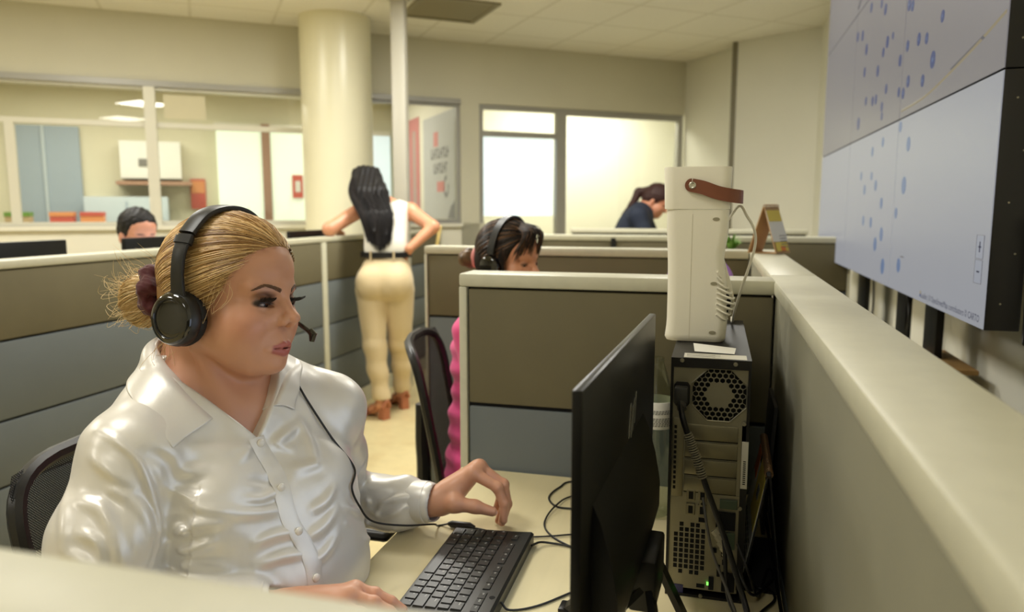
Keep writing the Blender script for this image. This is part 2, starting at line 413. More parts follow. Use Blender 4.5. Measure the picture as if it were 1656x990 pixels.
partition((-0.95, 4.95), 0, 1.5, 0.08, 1.19, TR2, 'farthest cross partition, right in front of the person in navy', pw=0.02)
MB().box(-0.545, -0.52, 3.994, 3.999, 1.10, 1.165).build('x', M['black_plastic']).name = 'bracket_tmp'
o = bpy.data.objects['bracket_tmp']; o.name = 'clip'; tag(o, 'small black clip hooked on the cross partition near the navy person', 'clip')

# ------------------------------------------------------------------ desks
def wood():
    m = pm('pale_maple_laminate', (232, 219, 176), 0.35, var=(3, 0.03), stretch=(14, 1.2, 1))
    return m
M['maple'] = wood()
def desk(x0, x1, y0, y1, z, label, side=True):
    d = empty('desk', ((x0 + x1) / 2, (y0 + y1) / 2, 0), 0, label, 'desk')
    MB().rbox(x0, x1, y0, y1, z - 0.028, z, 0.003).build('desk_top', M['maple'], d, world=True)
    for yy in (y0 + 0.01, y1 - 0.035):
        MB().box(x0 + 0.06, x1 - 0.02, yy, yy + 0.025, 0, z - 0.028).build('side_panel', M['cap'], d, world=True, flat=True)
    return d
desk(-0.54, 0.114, 0.25, 1.535, 0.74, 'pale maple desk under the keyboard and computer tower')
desk(-0.52, 0.114, 1.64, 2.64, 0.74, 'maple desk behind the cross partition, used by the woman in pink')
desk(-3.15, -2.385, 0.5, 5.0, 0.74, 'long maple desk behind the left partition run, below the black monitors')
desk(-0.32, 0.55, 5.04, 5.85, 0.74, 'far maple desk the person in navy bends over')

# ------------------------------------------------------------------ office chairs
def mesh_fabric():
    m = pm('chair_mesh_black', (16, 16, 17), 0.7); nt = m.node_tree; b = nt.nodes['Principled BSDF']; o = nt.nodes['Material Output']
    tc = nt.nodes.new('ShaderNodeTexCoord'); sp = nt.nodes.new('ShaderNodeSeparateXYZ'); nt.links.new(tc.outputs['Object'], sp.inputs[0])
    def sn(sock):
        a = nt.nodes.new('ShaderNodeMath'); a.operation = 'MULTIPLY'; a.inputs[1].default_value = 1250; nt.links.new(sock, a.inputs[0])
        s = nt.nodes.new('ShaderNodeMath'); s.operation = 'SINE'; nt.links.new(a.outputs[0], s.inputs[0]); return s.outputs[0]
    mu = nt.nodes.new('ShaderNodeMath'); mu.operation = 'MULTIPLY'; nt.links.new(sn(sp.outputs['Y']), mu.inputs[0]); nt.links.new(sn(sp.outputs['Z']), mu.inputs[1])
    gt = nt.nodes.new('ShaderNodeMath'); gt.operation = 'GREATER_THAN'; gt.inputs[1].default_value = 0.32; nt.links.new(mu.outputs[0], gt.inputs[0])
    t = nt.nodes.new('ShaderNodeBsdfTransparent'); mx = nt.nodes.new('ShaderNodeMixShader')
    nt.links.new(gt.outputs[0], mx.inputs[0]); nt.links.new(b.outputs[0], mx.inputs[1]); nt.links.new(t.outputs[0], mx.inputs[2]); nt.links.new(mx.outputs[0], o.inputs[0])
    return m
M['chairmesh'] = mesh_fabric()
M['seatfabric'] = pm('black_seat_fabric', (24, 24, 26), 0.9, bump=(900, 0.3, 0.001))
def office_chair(loc, rz, label, back_h=(0.55, 0.95), arm_z=0.66, bw=0.23):
    """faces local +x; back of the chair at local -x"""
    c = empty('office_chair', (loc[0], loc[1], 0), rz, label, 'chair')
    b = MB()
    b.rbox(-0.23, 0.25, -0.24, 0.24, 0.42, 0.485, 0.03, seg=4); b.build('seat', M['seatfabric'], c)
    z0, z1 = back_h
    def bx(z, y): return -0.25 - 0.10 * ((z - 0.48) / 0.5) + 0.05 * (y / bw) ** 2 + 0.0   # curved, leaning back
    out = []
    n = 40
    for i in range(n + 1):                                     # rounded outline of the frame
        a = 2 * PI * i / n; cy, cz = math.cos(a), math.sin(a)
        e = 0.45
        y = bw * math.copysign(abs(cy) ** e, cy); z = (z0 + z1) / 2 + (z1 - z0) / 2 * math.copysign(abs(cz) ** e, cz)
        y *= 0.88 + 0.12 * (z - z0) / (z1 - z0)
        out.append((bx(z, y), y, z))
    MB().tube(out, 0.014, 8, caps=False).build('back_frame', M['black_plastic'], c)
    b = MB(); ny, nz = 16, 16
    vs, fs = [], []
    for j in range(nz + 1):
        for i in range(ny + 1):
            z = z0 + (z1 - z0) * j / nz; y = (-1 + 2 * i / ny) * bw * (0.88 + 0.12 * j / nz) * (0.97 if 0 < j < nz else 0.9)
            vs.append((bx(z, y), y, z))
    for j in range(nz):
        for i in range(ny): fs.append((j * (ny + 1) + i, j * (ny + 1) + i + 1, (j + 1) * (ny + 1) + i + 1, (j + 1) * (ny + 1) + i))
    b.add(vs, fs); b.build('back_mesh', M['chairmesh'], c)
    MB().tube([(-0.05, 0, 0.41), (-0.28, 0, 0.42), (-0.31, 0, 0.55), (bx(0.72, 0) - 0.012, 0, 0.72)], 0.022, 8, smooth=5).build('back_support', M['black_plastic'], c)
    for s in (-1, 1):
        a = MB(); a.tube([(-0.05, s * 0.22, 0.43), (-0.04, s * 0.275, 0.47), (-0.02, s * 0.285, arm_z - 0.02)], 0.017, 8, smooth=4)
        a.rbox(-0.14, 0.13, s * 0.285 - 0.04, s * 0.285 + 0.04, arm_z - 0.025, arm_z, 0.012, seg=3); a.build('armrest', M['black_plastic'], c)
    MB().cyl((0, 0, 0.09), (0, 0, 0.42), 0.028).build('gas_column', M['dark_metal'], c)
    for i in range(5):
        t = 2 * PI * i / 5 + 0.3; d = (math.cos(t), math.sin(t))
        l = MB().tube([(0.02 * d[0], 0.02 * d[1], 0.11), (0.28 * d[0], 0.28 * d[1], 0.075)], [0.028, 0.016], 8).build('base_leg', M['black_plastic'], c)
        MB().lathe([(0.0, -0.024), (0.024, -0.022), (0.027, 0), (0.024, 0.022), (0.0, 0.024)], 14, o=(0, 0, 0)).build('caster', M['black_plastic'], l).matrix_local = \
            Matrix.Translation((0.29 * d[0], 0.29 * d[1], 0.028)) @ Matrix.Rotation(t, 4, 'Z') @ Matrix.Rotation(PI / 2, 4, 'X')
    return c
office_chair((-0.755, 1.075), 0.0, 'black mesh back office chair of the woman in the white blouse', (0.55, 0.905), 0.665)
office_chair((-0.56, 2.16), 0.22, 'black mesh back office chair of the woman in pink', (0.50, 0.93), 0.62)
office_chair((-1.78, 5.45), 2.6, 'black office chair standing just past the woman in beige trousers', (0.62, 1.10), 0.7)

# ------------------------------------------------------------------ video wall
M['screen'] = [emis('map_screen_%d' % i, c, s) for i, (c, s) in enumerate([((150, 152, 158), 0.9), ((122, 119, 121), 0.9)])]
M['dot'] = emis('map_blue_dot', (52, 70, 118), 0.8); M['paledot'] = emis('map_pale_dot', (98, 118, 152), 0.85)
M['road'] = emis('map_road', (146, 136, 112), 0.9); M['maptext'] = emis('map_text', (36, 38, 66), 0.8)
M['mapbox'] = emis('map_button', (152, 156, 166), 0.85); M['grid_line'] = emis('map_line', (104, 102, 104), 0.9)
for q in M['screen'] + [M[k] for k in ('dot', 'paledot', 'road', 'mapbox', 'grid_line', 'maptext')]: q.node_tree.nodes['Principled BSDF'].inputs['Base Color'].default_value = (.012, .012, .013, 1); q.node_tree.nodes['Principled BSDF'].inputs['Specular IOR Level'].default_value = .25
VX = 0.575
DOTS = [(2.346, 1.842, 0.013), (2.75, 1.974, 0.016), (2.775, 1.893, 0.014), (2.735, 1.842, 0.014), (2.593, 1.833, 0.015), (2.5, 1.816, 0.013), (2.416, 1.74, 0.019), (2.697, 1.725, 0.015), (2.515, 1.698, 0.014), (2.755, 1.696, 0.014), (2.355, 1.602, 0.016), (2.83, 1.814, 0.015), (2.82, 1.709, 0.013), (2.76, 1.589, 0.014), (2.636, 1.523, 0.018), (2.703, 1.959, 0.014), (3.414, 2.13, 0.016), (3.205, 2.092, 0.013), (3.128, 2.052, 0.016), (3.70, 2.076, 0.017), (3.581, 2.056, 0.017), (3.471, 1.977, 0.018), (3.057, 1.921, 0.017), (3.12, 1.897, 0.014), (2.968, 1.924, 0.01), (3.204, 1.844, 0.017), (3.484, 1.888, 0.016), (3.028, 1.751, 0.014), (3.414, 1.76, 0.014), (3.273, 1.741, 0.015), (3.207, 1.739, 0.015), (3.085, 1.696, 0.014), (3.21, 1.541, 0.015), (3.418, 1.456, 0.014), (3.198, 1.447, 0.013), (3.559, 1.685, 0.021), (3.076, 1.66, 0.012), (2.66, 1.395, 0.022), (2.659, 1.138, 0.018), (2.745, 1.306, 0.014), (2.898, 1.117, 0.022), (2.954, 1.229, 0.02), (3.051, 1.189, 0.02), (3.158, 1.268, 0.016), (3.313, 1.273, 0.016), (2.987, 1.34, 0.016), (3.108, 1.408, 0.016), (3.327, 1.397, 0.016), (3.025, 1.562, 0.014)]
YE = [1.838, 2.786, 3.734, 4.682]; ZE = [1.052, 1.615, 2.178, 2.74]
sty = ['near', 'middle', 'far']; stz = ['bottom', 'centre', 'top']
SBACK = pm('screen_cabinet_black', (18, 17, 17), 0.5)
for i in range(3):
    for j in range(3):
        y0, y1, z0, z1 = YE[i] + .001, YE[i + 1] - .001, ZE[j] + .001, ZE[j + 1] - .001
        s = empty('display_panel', (VX + 0.05, (y0 + y1) / 2, z0), 0, 'flat display panel of the video wall, %s of its %s column' % ((stz[j], sty[i])), 'screen', 'video wall display panels')
        MB().rbox(VX + .002, VX + 0.072, y0, y1, z0, z1, 0.003).build('cabinet', SBACK, s, world=True)
        b = MB(); b.box(VX, VX + .003, y0 + .002, y1 - .002, z0 + .002, z1 - .002, 0)
        for (dy, dz, r) in DOTS:
            if y0 + r * 1.4 < dy < y1 - r * 1.4 and z0 + r * 1.4 < dz < z1 - r * 1.4:
                b.disc((VX, dy, dz), (0, -1, 0), (0, 0, 1), r * 1.3, m=1 if dz > 1.62 else 2, d=0.0008)
                if dz > 1.65 and i == 0: b.disc((VX - .0008, dy, dz), (0, -1, 0), (0, 0, 1), r * .35, m=2, d=0.0003)
        if i == 0 and j == 1:
            b.tube([(VX, 1.85, 1.735), (VX, 2.05, 1.70), (VX, 2.3, 1.665), (VX, 2.5, 1.645), (VX, 2.76, 1.64)], 0.004, 4, 3, smooth=4)
            b.tube([(VX, 1.98, 1.712), (VX, 2.22, 1.68)], 0.005, 4, 5)
            b.prism([(-.05, .03), (-.02, 0), (0, .02), (.02, -.01), (.06, .035)], (VX, 2.50, 2.0), (0, -1, 0), (0, 0, 1), (-.0008, 0, 0), 3)
        if i == 1 and j == 2: b.tube([(VX, 3.72, 2.2), (VX, 3.5, 2.3), (VX, 3.3, 2.42)], 0.004, 4, 5, smooth=3)
        if i == 0 and j == 0:
            U, V = (0, -1, 0), (0, 0, 1)
            for (za, zb, ch) in ((1.208, 1.262, '+'), (1.152, 1.206, '-')):
                b.box(VX - .0007, VX, 1.872, 1.922, za, zb, 4)
                for q in ((za, za + .001), (zb - .001, zb)): b.box(VX - .0012, VX, 1.872, 1.922, *q, 5)
                b.box(VX - .0012, VX, 1.872, 1.873, za, zb, 5); b.box(VX - .0012, VX, 1.921, 1.922, za, zb, 5)
                zc = (za + zb) / 2
                b.box(VX - .0014, VX, 1.889, 1.905, zc - .0018, zc + .0018, 6)
                if ch == '+': b.box(VX - .0014, VX, 1.895, 1.899, zc - .012, zc + .012, 6)
            b.text('Leaflet | © OpenStreetMap contributors © CARTO', (VX, 2.36, 1.074), U, V, 0.0236, 6, 0.0008)
            b.box(VX - .0008, VX, 2.366, 2.376, 1.076, 1.086, 3); b.box(VX - .0008, VX, 2.366, 2.376, 1.069, 1.076, 1)
            b.box(VX - .0008, VX, 2.60, 2.64, 1.166, 1.170, 5)
        b.build('display', [M['screen'][0 if j == 0 else 1], M['dot'], M['paledot'], M['road'], M['mapbox'], M['grid_line'], M['maptext']], s, world=True, flat=True)
        if i == 0:
            for k in range(5): MB().disc((VX + .03 + .02 * (k % 2), y0, z0 + .06 + k * (z1 - z0 - .12) / 4), (1, 0, 0), (0, 0, 1), 0.0022, d=0.001, n=8).build('screw', M['steel'], s, world=True)
rk = empty('video_wall_stand', (0.69, 3.1, 0), 0, 'black floor stand of upright posts carrying the video wall', 'stand')
for (ya, yb) in ((2.52, 2.66), (2.91, 3.05), (3.67, 3.84), (4.4, 4.52)):
    MB().rbox(0.662, 0.684, ya, yb, 0, 2.7, 0.003).build('post', M['dark_metal'], rk, world=True)
for z in (1.3, 1.9, 2.45): MB().box(0.645, 0.66, 1.9, 4.6, z, z + 0.05).build('crossbar', M['dark_metal'], rk, world=True, flat=True)
MB().box(0.655, 0.67, 1.9, 4.6, 0.02, 0.06).build('crossbar', M['dark_metal'], rk, world=True, flat=True)
CBK = pm('cable_black', (16, 16, 16), 0.45)
for nm, pts, lb in (('hanging_cable', [(0.66, 3.50, 1.06), (0.66, 3.46, 0.93), (0.665, 3.5, 0.80), (.665, 3.55, .3)], 'black cable hanging under the middle of the video wall'),
                    ('hanging_cable', [(0.65, 2.86, 1.06), (0.648, 2.80, 0.95), (0.65, 2.84, 0.82), (0.65, 2.8, .3)], 'black cable hanging in front of the second stand post'),
                    ('hanging_cable', [(0.645, 1.80, 1.30), (0.645, 1.80, 1.06), (0.648, 1.815, 1.04), (0.65, 1.825, 1.10), (0.65, 1.825, 1.3)], 'looped black cable beside the near edge of the video wall')):
    tag(MB().tube(pts, 0.004, 8, smooth=8).build(nm, CBK), lb, 'cable')
b = MB(); b.rbox(0.60, 0.74, 2.36, 2.70, 0.845, 0.86, 0.004)
tag(b.build('wooden_shelf', pm('brown_board', (150, 116, 66), 0.7, var=(10, .1))), 'small brown board lying under the video wall against the posts', 'board')
# ------------------------------------------------------------------ monitor seen from behind
M['bezel'] = pm('monitor_black', (13, 13, 14), 0.34, spec=0.35, bump=(1200, 0.05, 0.0003))
M['silver'] = pm('silver_emblem', (190, 190, 188), 0.25, 0.8)
M['screen_on'] = emis('monitor_screen', (206, 222, 250), 1.1)
mon = empty('monitor', (-0.0985, 0.866, 0.74), math.atan2(0.5, 0.023), 'thin black monitor seen from behind, facing the woman in the white blouse', 'monitor')
# local: x along the panel (far end positive), y towards the user, z up
b = MB(); b.rbox(-0.25, 0.25, -0.004, 0.006, 0.115, 0.425, 0.002); b.build('panel', M['bezel'], mon)
b = MB(); b.box(-0.244, 0.244, 0.0062, 0.0068, 0.135, 0.419); b.build('display', M['screen_on'], mon, flat=True)
prof = [(-0.003, 0.305), (-0.012, 0.285), (-0.022, 0.25), (-0.029, 0.21), (-0.029, 0.175), (-0.022, 0.145), (-0.010, 0.13), (-0.003, 0.128)]
b = MB(); b.prism(prof, (-0.20, 0, 0), (0, 1, 0), (0, 0, 1), (0.335, 0, 0)); b.build('rear_housing', M['bezel'], mon)
b = MB()
for i, (x0, za, zb) in enumerate(((-0.012, 0.305, 0.345), (0.004, 0.30, 0.338), (0.016, 0.305, 0.345), (0.030, 0.312, 0.35))):
    b.prism([(x0, za), (x0 + .005, za), (x0 + .017, zb), (x0 + .012, zb)], (0.02, -0.0042, 0), (1, 0, 0), (0, 0, 1), (0, -0.0006, 0))
b.build('emblem', M['silver'], mon, flat=True)
b = MB(); b.rbox(-0.02, 0.075, -0.044, -0.012, 0.10, 0.165, 0.004); b.build('stand_neck', M['bezel'], mon)
for (x1, y1) in ((0.13, -0.075), (-0.10, -0.075), (-0.10, 0.10), (0.13, 0.10)):
    b = MB(); a = np.array((0.06 if x1 > 0 else -0.005, -0.034, 0.135)); e = np.array((x1, y1, 0.004)); d = e - a
    b.prism([(-0.011, -0.004), (0.011, -0.004), (0.011, 0.004), (-0.011, 0.004)], a, (1, 0, 0), np.cross((1, 0, 0), d) / np.linalg.norm(np.cross((1, 0, 0), d)), d)
    b.rbox(x1 - .014, x1 + .014, y1 - .01, y1 + .01, 0.0, 0.008, 0.003)
    b.build('stand_leg', M['bezel'], mon)

# ------------------------------------------------------------------ computer tower, back panel towards the camera
M['case'] = pm('tower_black_paint', (22, 21, 20), 0.45, 0.2, bump=(900, 0.08, 0.0003))
M['slot'] = pm('slot_cover_steel', (142, 136, 112), 0.4, 0.7, var=(30, 0.05))
M['hole'] = pm('hole_black', (8, 8, 8), 0.9)
M['label'] = pm('label_paper', (206, 202, 186), 0.6)
TX, TY, TZ, TW, TD, TH = -0.057, 1.085, 0.7405, 0.112, 0.40, 0.3655
pc = empty('computer_tower', (TX, TY, TZ), 0, 'black and steel computer tower standing on the desk, its back panel facing out', 'computer')
b = MB()
b.box(0, 0.004, 0, TD, 0, TH); b.box(TW - 0.004, TW, 0, TD, 0, TH); b.box(0.004, TW - .004, 0, TD, TH - 0.004, TH); b.box(0.004, TW - .004, 0, TD, 0, 0.004)
b.box(0.004, TW - .004, TD - .02, TD, 0.004, TH - .004)
b.box(0.004, TW - .004, 0.0, 0.004, TH - 0.014, TH - 0.004)      # black top lip
b.box(TW - 0.0095, TW - .004, 0.0, 0.004, 0.02, 0.245)            # black right strip
b.build('case', M['case'], pc, flat=True)
def X(px): return (px - 1083) / 122 * 0.112
def Z(py): return (962 - py) / 380 * 0.3655
fx, fz, R8 = X(1158), Z(637), 0.0385
b = MB()
b.box(0.004, fx - R8, 0.003, 0.005, 0.012, TH - .014)              # left plate column
b.box(fx - R8, TW - .0095, 0.003, 0.005, 0.012, fz - R8)           # below fan
b.box(fx - R8, TW - .004, 0.003, 0.005, fz + R8, TH - .014)        # above fan
b.box(fx + R8, TW - .004, 0.003, 0.005, fz - R8, fz + R8)
c8 = R8 * 0.5858
for sx in (-1, 1):
    for sz in (-1, 1):
        b.prism([(sx * R8, sz * R8), (sx * (R8 - c8), sz * R8), (sx * R8, sz * (R8 - c8))], (fx, 0.003, fz), (1, 0, 0), (0, 0, 1), (0, 0.002, 0))
b.build('back_plate', M['steel'], pc, flat=True)
b = MB(); r = 0.00475; hx = r * math.sqrt(3)
for i in range(-6, 7):
    for j in range(-6, 7):
        cx, cz = hx * (i + 0.5 * (j % 2)), 1.5 * r * j
        if max(abs(cx), abs(cz), (abs(cx) + abs(cz)) / 1.41421) > R8 - 0.002: continue
        pts = [(cx + r * math.cos(PI / 6 + k * PI / 3), cz + r * math.sin(PI / 6 + k * PI / 3)) for k in range(6)]
        if math.hypot(cx, cz) < 0.0165:
            b.prism(pts, (fx, 0.0032, fz), (1, 0, 0), (0, 0, 1), (0, 0.001, 0)); continue
        ins = [(cx + 0.80 * (p - cx), cz + 0.80 * (q - cz)) for p, q in pts]
        vs = [(fx + p, 0.0032, fz + q) for p, q in pts + ins] + [(fx + p, 0.0046, fz + q) for p, q in pts + ins]
        fs = [(k, (k + 1) % 6, 6 + (k + 1) % 6, 6 + k) for k in range(6)] + [(6 + k, 6 + (k + 1) % 6, 18 + (k + 1) % 6, 18 + k) for k in range(6)]
        b.add(vs, fs)
b.tube([(fx + R8 * p, 0.0028, fz + R8 * q) for p, q in [(.414, 1), (1, .414), (1, -.414), (.414, -1), (-.414, -1), (-1, -.414), (-1, .414), (-.414, 1), (.414, 1)]], 0.0012, 6)
b.build('fan_grille', M['steel'], pc, flat=True)
MB().box(fx - R8, fx + R8, 0.012, 0.014, fz - R8, fz + R8).build('fan_backing', M['hole'], pc, flat=True)
for k in range(4):
    z1 = Z(684 + k * 27.5); z0 = Z(684 + k * 27.5 + 24)
    b = MB(); b.rbox(X(1108), X(1189), 0.0, 0.004, z0, z1, 0.0012); b.box(X(1108), X(1189), 0.0022, 0.0032, z0 - .0018, z0 + .0002, 1)
    b.build('slot_cover', [M['slot'], M['hole']], pc)
b = MB(); b.rbox(X(1088), X(1106), 0.0, 0.004, Z(800), Z(675), 0.001)
for k in range(13): b.box(X(1091), X(1095), -0.0003, 0.001, Z(692 + k * 8), Z(687 + k * 8), 1)
b.build('slot_bracket', [M['slot'], M['hole']], pc)
s = MB(); sx, sz = X(1101), Z(638)
s.prism([(-.008, -.018), (.008, -.018), (.0115, -.013), (.0115, .013), (.008, .018), (-.008, .018), (-.0115, .013), (-.0115, -.013)], (sx, 0.0024, sz), (1, 0, 0), (0, 0, 1), (0, -0.002, 0))
s.build('power_socket', M['black_plastic'], pc, flat=True)
b = MB()
for (x, y) in ((1120, 796), (1120, 819), (1138, 796), (1138, 819)):
    b.rbox(X(x - 7), X(x + 7), -0.0005, 0.003, Z(y + 9), Z(y - 9), 0.001, 0); b.box(X(x - 3.5), X(x + 3.5), -0.0009, 0, Z(y + 6), Z(y - 6), 1)
b.disc((X(1138), 0.0, Z(808)), (1, 0, 0), (0, 0, 1), 0.0045, m=0, d=0.001); b.disc((X(1138), -0.001, Z(808)), (1, 0, 0), (0, 0, 1), 0.002, m=1, d=0.0004)
b.build('display_port', [M['slot'], M['hole']], pc, flat=True)
b = MB()
for i in range(6):
    for j in range(10):
        x = 1098 + i * 8.6; y = 845 + j * 8.6
        if (j in (0, 9) and i in (2, 5)) or (i == 0 and (j < 2 or j > 8)): continue
        b.box(X(x - 3.1), X(x + 3.1), 0.0021, 0.0029, Z(y + 3.1), Z(y - 3.1))
b.box(X(1133), X(1146), 0.0021, 0.0029, Z(839), Z(832)); b.box(X(1133), X(1146), 0.0021, 0.0029, Z(946), Z(940))
b.build('vent_holes', M['hole'], pc, flat=True)
b = MB()
b.box(X(1150), X(1196), 0.0016, 0.0029, Z(948), Z(792), 0)
for (x0, x1, y0, y1, mm) in ((1165, 1192, 798, 812, 2), (1160, 1190, 818, 846, 1), (1156, 1163, 878, 884, 1), (1170, 1176, 882, 889, 1), (1164, 1169, 904, 922, 1), (1172, 1192, 915, 945, 1), (1172, 1190, 850, 876, 2), (1152, 1160, 925, 945, 1), (1172, 1180, 895, 902, 1)):
    b.rbox(X(x0), X(x1), -0.003, 0.002, Z(y1), Z(y0), 0.0008, mm)
b.build('port_panel', [M['steel'], M['hole'], pm('port_green', (72, 86, 66), 0.5)], pc, flat=True)
MB().box(X(1149), X(1153), -0.0008, 0.0022, Z(939), Z(935)).build('status_led', emis('green_led', (120, 255, 90), 2.0), pc, flat=True)
for (x, y) in ((1100, 586), (1181, 588), (1197, 678), (1196, 810), (1140, 958)):
    b = MB(); b.lathe([(0.0, 0.0), (0.0032, 0.0), (0.0028, 0.0016), (0.0, 0.0018)], 12)
    b.v = [(v[0] + X(x), -v[2] - 0.0002, v[1] + Z(y)) for v in b.v]; b.build('screw', M['steel'], pc)
b = MB(); b.box(X(1195), X(1205), -0.0012, 0, Z(778), Z(705), 0)
for k in range(12): b.box(X(1198), X(1202), -0.0015, -0.001, Z(770 - k * 3.2), Z(771.5 - k * 3.2), 1)
b.build('barcode_label', [M['label'], M['hole']], pc, flat=True)
MB().box(X(1094), X(1112), 0.0018, 0.0029, Z(958), Z(945)).build('blue_label', pm('label_blue', (44, 44, 92), 0.4), pc, flat=True)
b = MB(); b.box(X(1102), X(1198), 0.004, 0.036, TH, TH + 0.0006, 0)
for k in range(4): b.box(X(1106), X(1150 + 8 * (k % 2)), 0.010 + k * .006, 0.0115 + k * .006, TH + .0006, TH + .0008, 1)
b.build('top_label', [M['label'], pm('label_grey_print', (120, 118, 110), 0.7)], pc, flat=True)
b = MB(); b.add([(X(1117), 0.05, TH + .001), (X(1180), 0.042, TH + .001), (X(1183), 0.075, TH + .004), (X(1114), 0.082, TH + .008), (X(1150), 0.06, TH + .0025)],
                [(0, 1, 4), (1, 2, 4), (2, 3, 4), (3, 0, 4)])
o = b.build('paper_slip', M['paper'], None); o.location = (TX, TY, TZ); tag(o, 'torn white paper slip lying on top of the computer tower', 'paper')

# cables of the tower
CB = CBK
CG = pm('cable_grey', (86, 84, 78), 0.5)
t = MB().tube([(-0.041, 1.072, 1.045), (-0.038, 1.05, 1.03), (-0.030, 1.048, 1.005), (-0.018, 1.048, 0.974), (-0.004, 1.048, 0.935), (0.010, 1.045, 0.900), (0.025, 1.04, 0.862), (0.042, 1.03, 0.815), (0.058, 1.01, 0.772), (0.07, 0.95, 0.746), (0.075, 0.86, 0.745)], 0.0042, 10, smooth=6)
pw = t.build('power_cable', CB); tag(pw, 'thick black power cable plugged into the back of the tower', 'cable')
b = MB(); b.rbox(-0.0505, -0.0315, 1.066, 1.084, 1.040, 1.066, 0.003); b.tube([(-0.041, 1.074, 1.045), (-0.039, 1.062, 1.036)], 0.0068, 10)
b.build('plug', pm('plug_grey', (52, 52, 50), 0.5), pw)
b = MB(); P = smooth_path([(-0.030, 1.048, 1.005), (-0.018, 1.048, 0.974), (-0.006, 1.048, 0.940)], 10)
for k in range(len(P) - 1): b.tube([P[k], P[k] * 0.6 + P[k + 1] * 0.4], 0.0062 + 0.0006 * (k % 3), 10)
b.build('cable_tie_wrap', pm('tape_wrap', (150, 144, 124), 0.6), pw)
for i, (pts, r, mt, lb) in enumerate((
    ([(0.02, 1.078, 0.862), (0.026, 1.05, 0.845), (0.03, 1.04, 0.80), (0.036, 1.03, 0.77), (0.06, 0.99, 0.747), (0.09, 0.93, 0.745)], 0.003, CB, 'black display cable leaving the lower ports of the tower'),
    ([(-0.006, 1.08, 0.90), (0.002, 1.06, 0.862), (0.012, 1.05, 0.826), (0.034, 1.03, 0.782), (0.05, 1.0, 0.75), (0.055, 0.92, 0.745)], 0.0022, CG, 'thin grey network cable crossing the back of the tower'),
    ([(0.045, 1.08, 0.835), (0.062, 1.06, 0.80), (0.078, 1.10, 0.748), (0.099, 1.20, 0.745), (0.104, 1.17, 0.746), (0.084, 1.13, 0.7455), (0.07, 1.16, 0.746), (0.078, 1.24, 0.745), (0.066, 1.28, 0.745)], 0.002, CB, 'thin black cable coiled on the desk right of the tower'),
    ([(0.045, 1.08, 0.80), (0.066, 1.06, 0.77), (0.094, 1.13, 0.7455), (0.102, 1.10, 0.7455), (0.075, 1.045, 0.7455), (0.06, 0.97, 0.7455)], 0.0022, CB, 'looped black cable hanging from the lowest ports of the tower'),
    ([(0.1085, 1.50, 0.7435), (0.1085, 1.275, 0.7435), (0.109, 1.07, 0.7435), (0.109, 0.8, 0.7435)], 0.0028, CB, 'straight black cable along the foot of the right partition'),
    ([(-0.115, 1.50, 0.7425), (-0.27, 1.505, 0.7425), (-0.298, 1.464, 0.7425), (-0.308, 1.405, 0.7425), (-0.284, 1.363, 0.7425), (-0.244, 1.361, 0.7425), (-0.16, 1.37, 0.7425)], 0.0019, CB, 'black cable making an open loop on the desk near the cross partition'),
    ([(-0.15, 1.47, 0.746), (-0.257, 1.429, 0.7425), (-0.284, 1.357, 0.7462), (-0.289, 1.28, 0.7425), (-0.26, 1.226, 0.7425), (-0.20, 1.18, 0.7425), (-0.15, 1.12, 0.7425)], 0.0017, CB, 'black cable curving past the far side of the keyboard to the monitor'))):
    tag(MB().tube(pts, r, 8, smooth=8).build('cable', mt), lb, 'cable')
b = MB()
for k in range(5): b.tube([(0.012 + .004 * k, 1.06, 0.862 - .008 * k), (0.018 + .004 * k, 1.058, 0.856 - .008 * k)], 0.0075 - .0006 * (k % 2), 8)
tag(b.build('cable_connector', pm('connector_clear', (170, 164, 140), 0.35)), 'pale ribbed connector in the cable bundle at the foot of the tower', 'connector')

# ------------------------------------------------------------------ white tower fan heater standing on the computer
M['ivory'] = pm('ivory_plastic', (238, 234, 218), 0.35, bump=(700, 0.04, 0.0003))
M['leather'] = pm('tan_leather', (122, 70, 46), 0.5, bump=(320, 0.3, 0.0006), var=(40, 0.06))
pf = empty('air_purifier', (-0.03, 1.275, 1.107), 0, 'white tower air purifier with brown leather strap standing on the computer', 'air purifier')
def loft(b, secs, n=48, m=0):
    """secs: (z, x0, x1, y0, y1, radius) rounded rectangles"""
    vs, fs = [], []
    for (z, x0, x1, y0, y1, r) in secs:
        cx, cy = (x0 + x1) / 2, (y0 + y1) / 2; hx, hy = (x1 - x0) / 2, (y1 - y0) / 2; r = min(r, hx * .98, hy * .98)
        k = n // 4
        for q, (sx, sy) in enumerate(((1, 1), (-1, 1), (-1, -1), (1, -1))):
            for i in range(k):
                t = PI / 2 * q + PI / 2 * i / (k - 1)
                vs.append((cx + sx * (hx - r) + r * math.cos(t), cy + sy * (hy - r) + r * math.sin(t), z))
    for i in range(len(secs) - 1):
        for j in range(n): fs.append((i * n + j, i * n + (j + 1) % n, (i + 1) * n + (j + 1) % n, (i + 1) * n + j))
    fs.append(list(range(n))[::-1]); fs.append([(len(secs) - 1) * n + j for j in range(n)])
    return b.add(vs, fs, m)
zs = np.linspace(0, 0.212, 40); secs = []
for z in zs:
    xr = 0.049 - 0.0055 * math.exp(-((z - 0.135) / 0.028) ** 2) + 0.010 * math.exp(-((z - 0.042) / 0.03) ** 2) * 0.3
    xl = -0.048 + 0.004 * (1 - math.exp(-((z - 0.20) / 0.06) ** 2)) - 0.003 * math.exp(-(z / 0.02) ** 2)
    ins = 0.003 * max(0, 1 - z / 0.004)
    secs.append((z, xl + ins, xr - ins, -0.056 + ins, 0.056 - ins, 0.016))
b = MB(); loft(b, secs); b.build('body', M['ivory'], pf, ang=50)
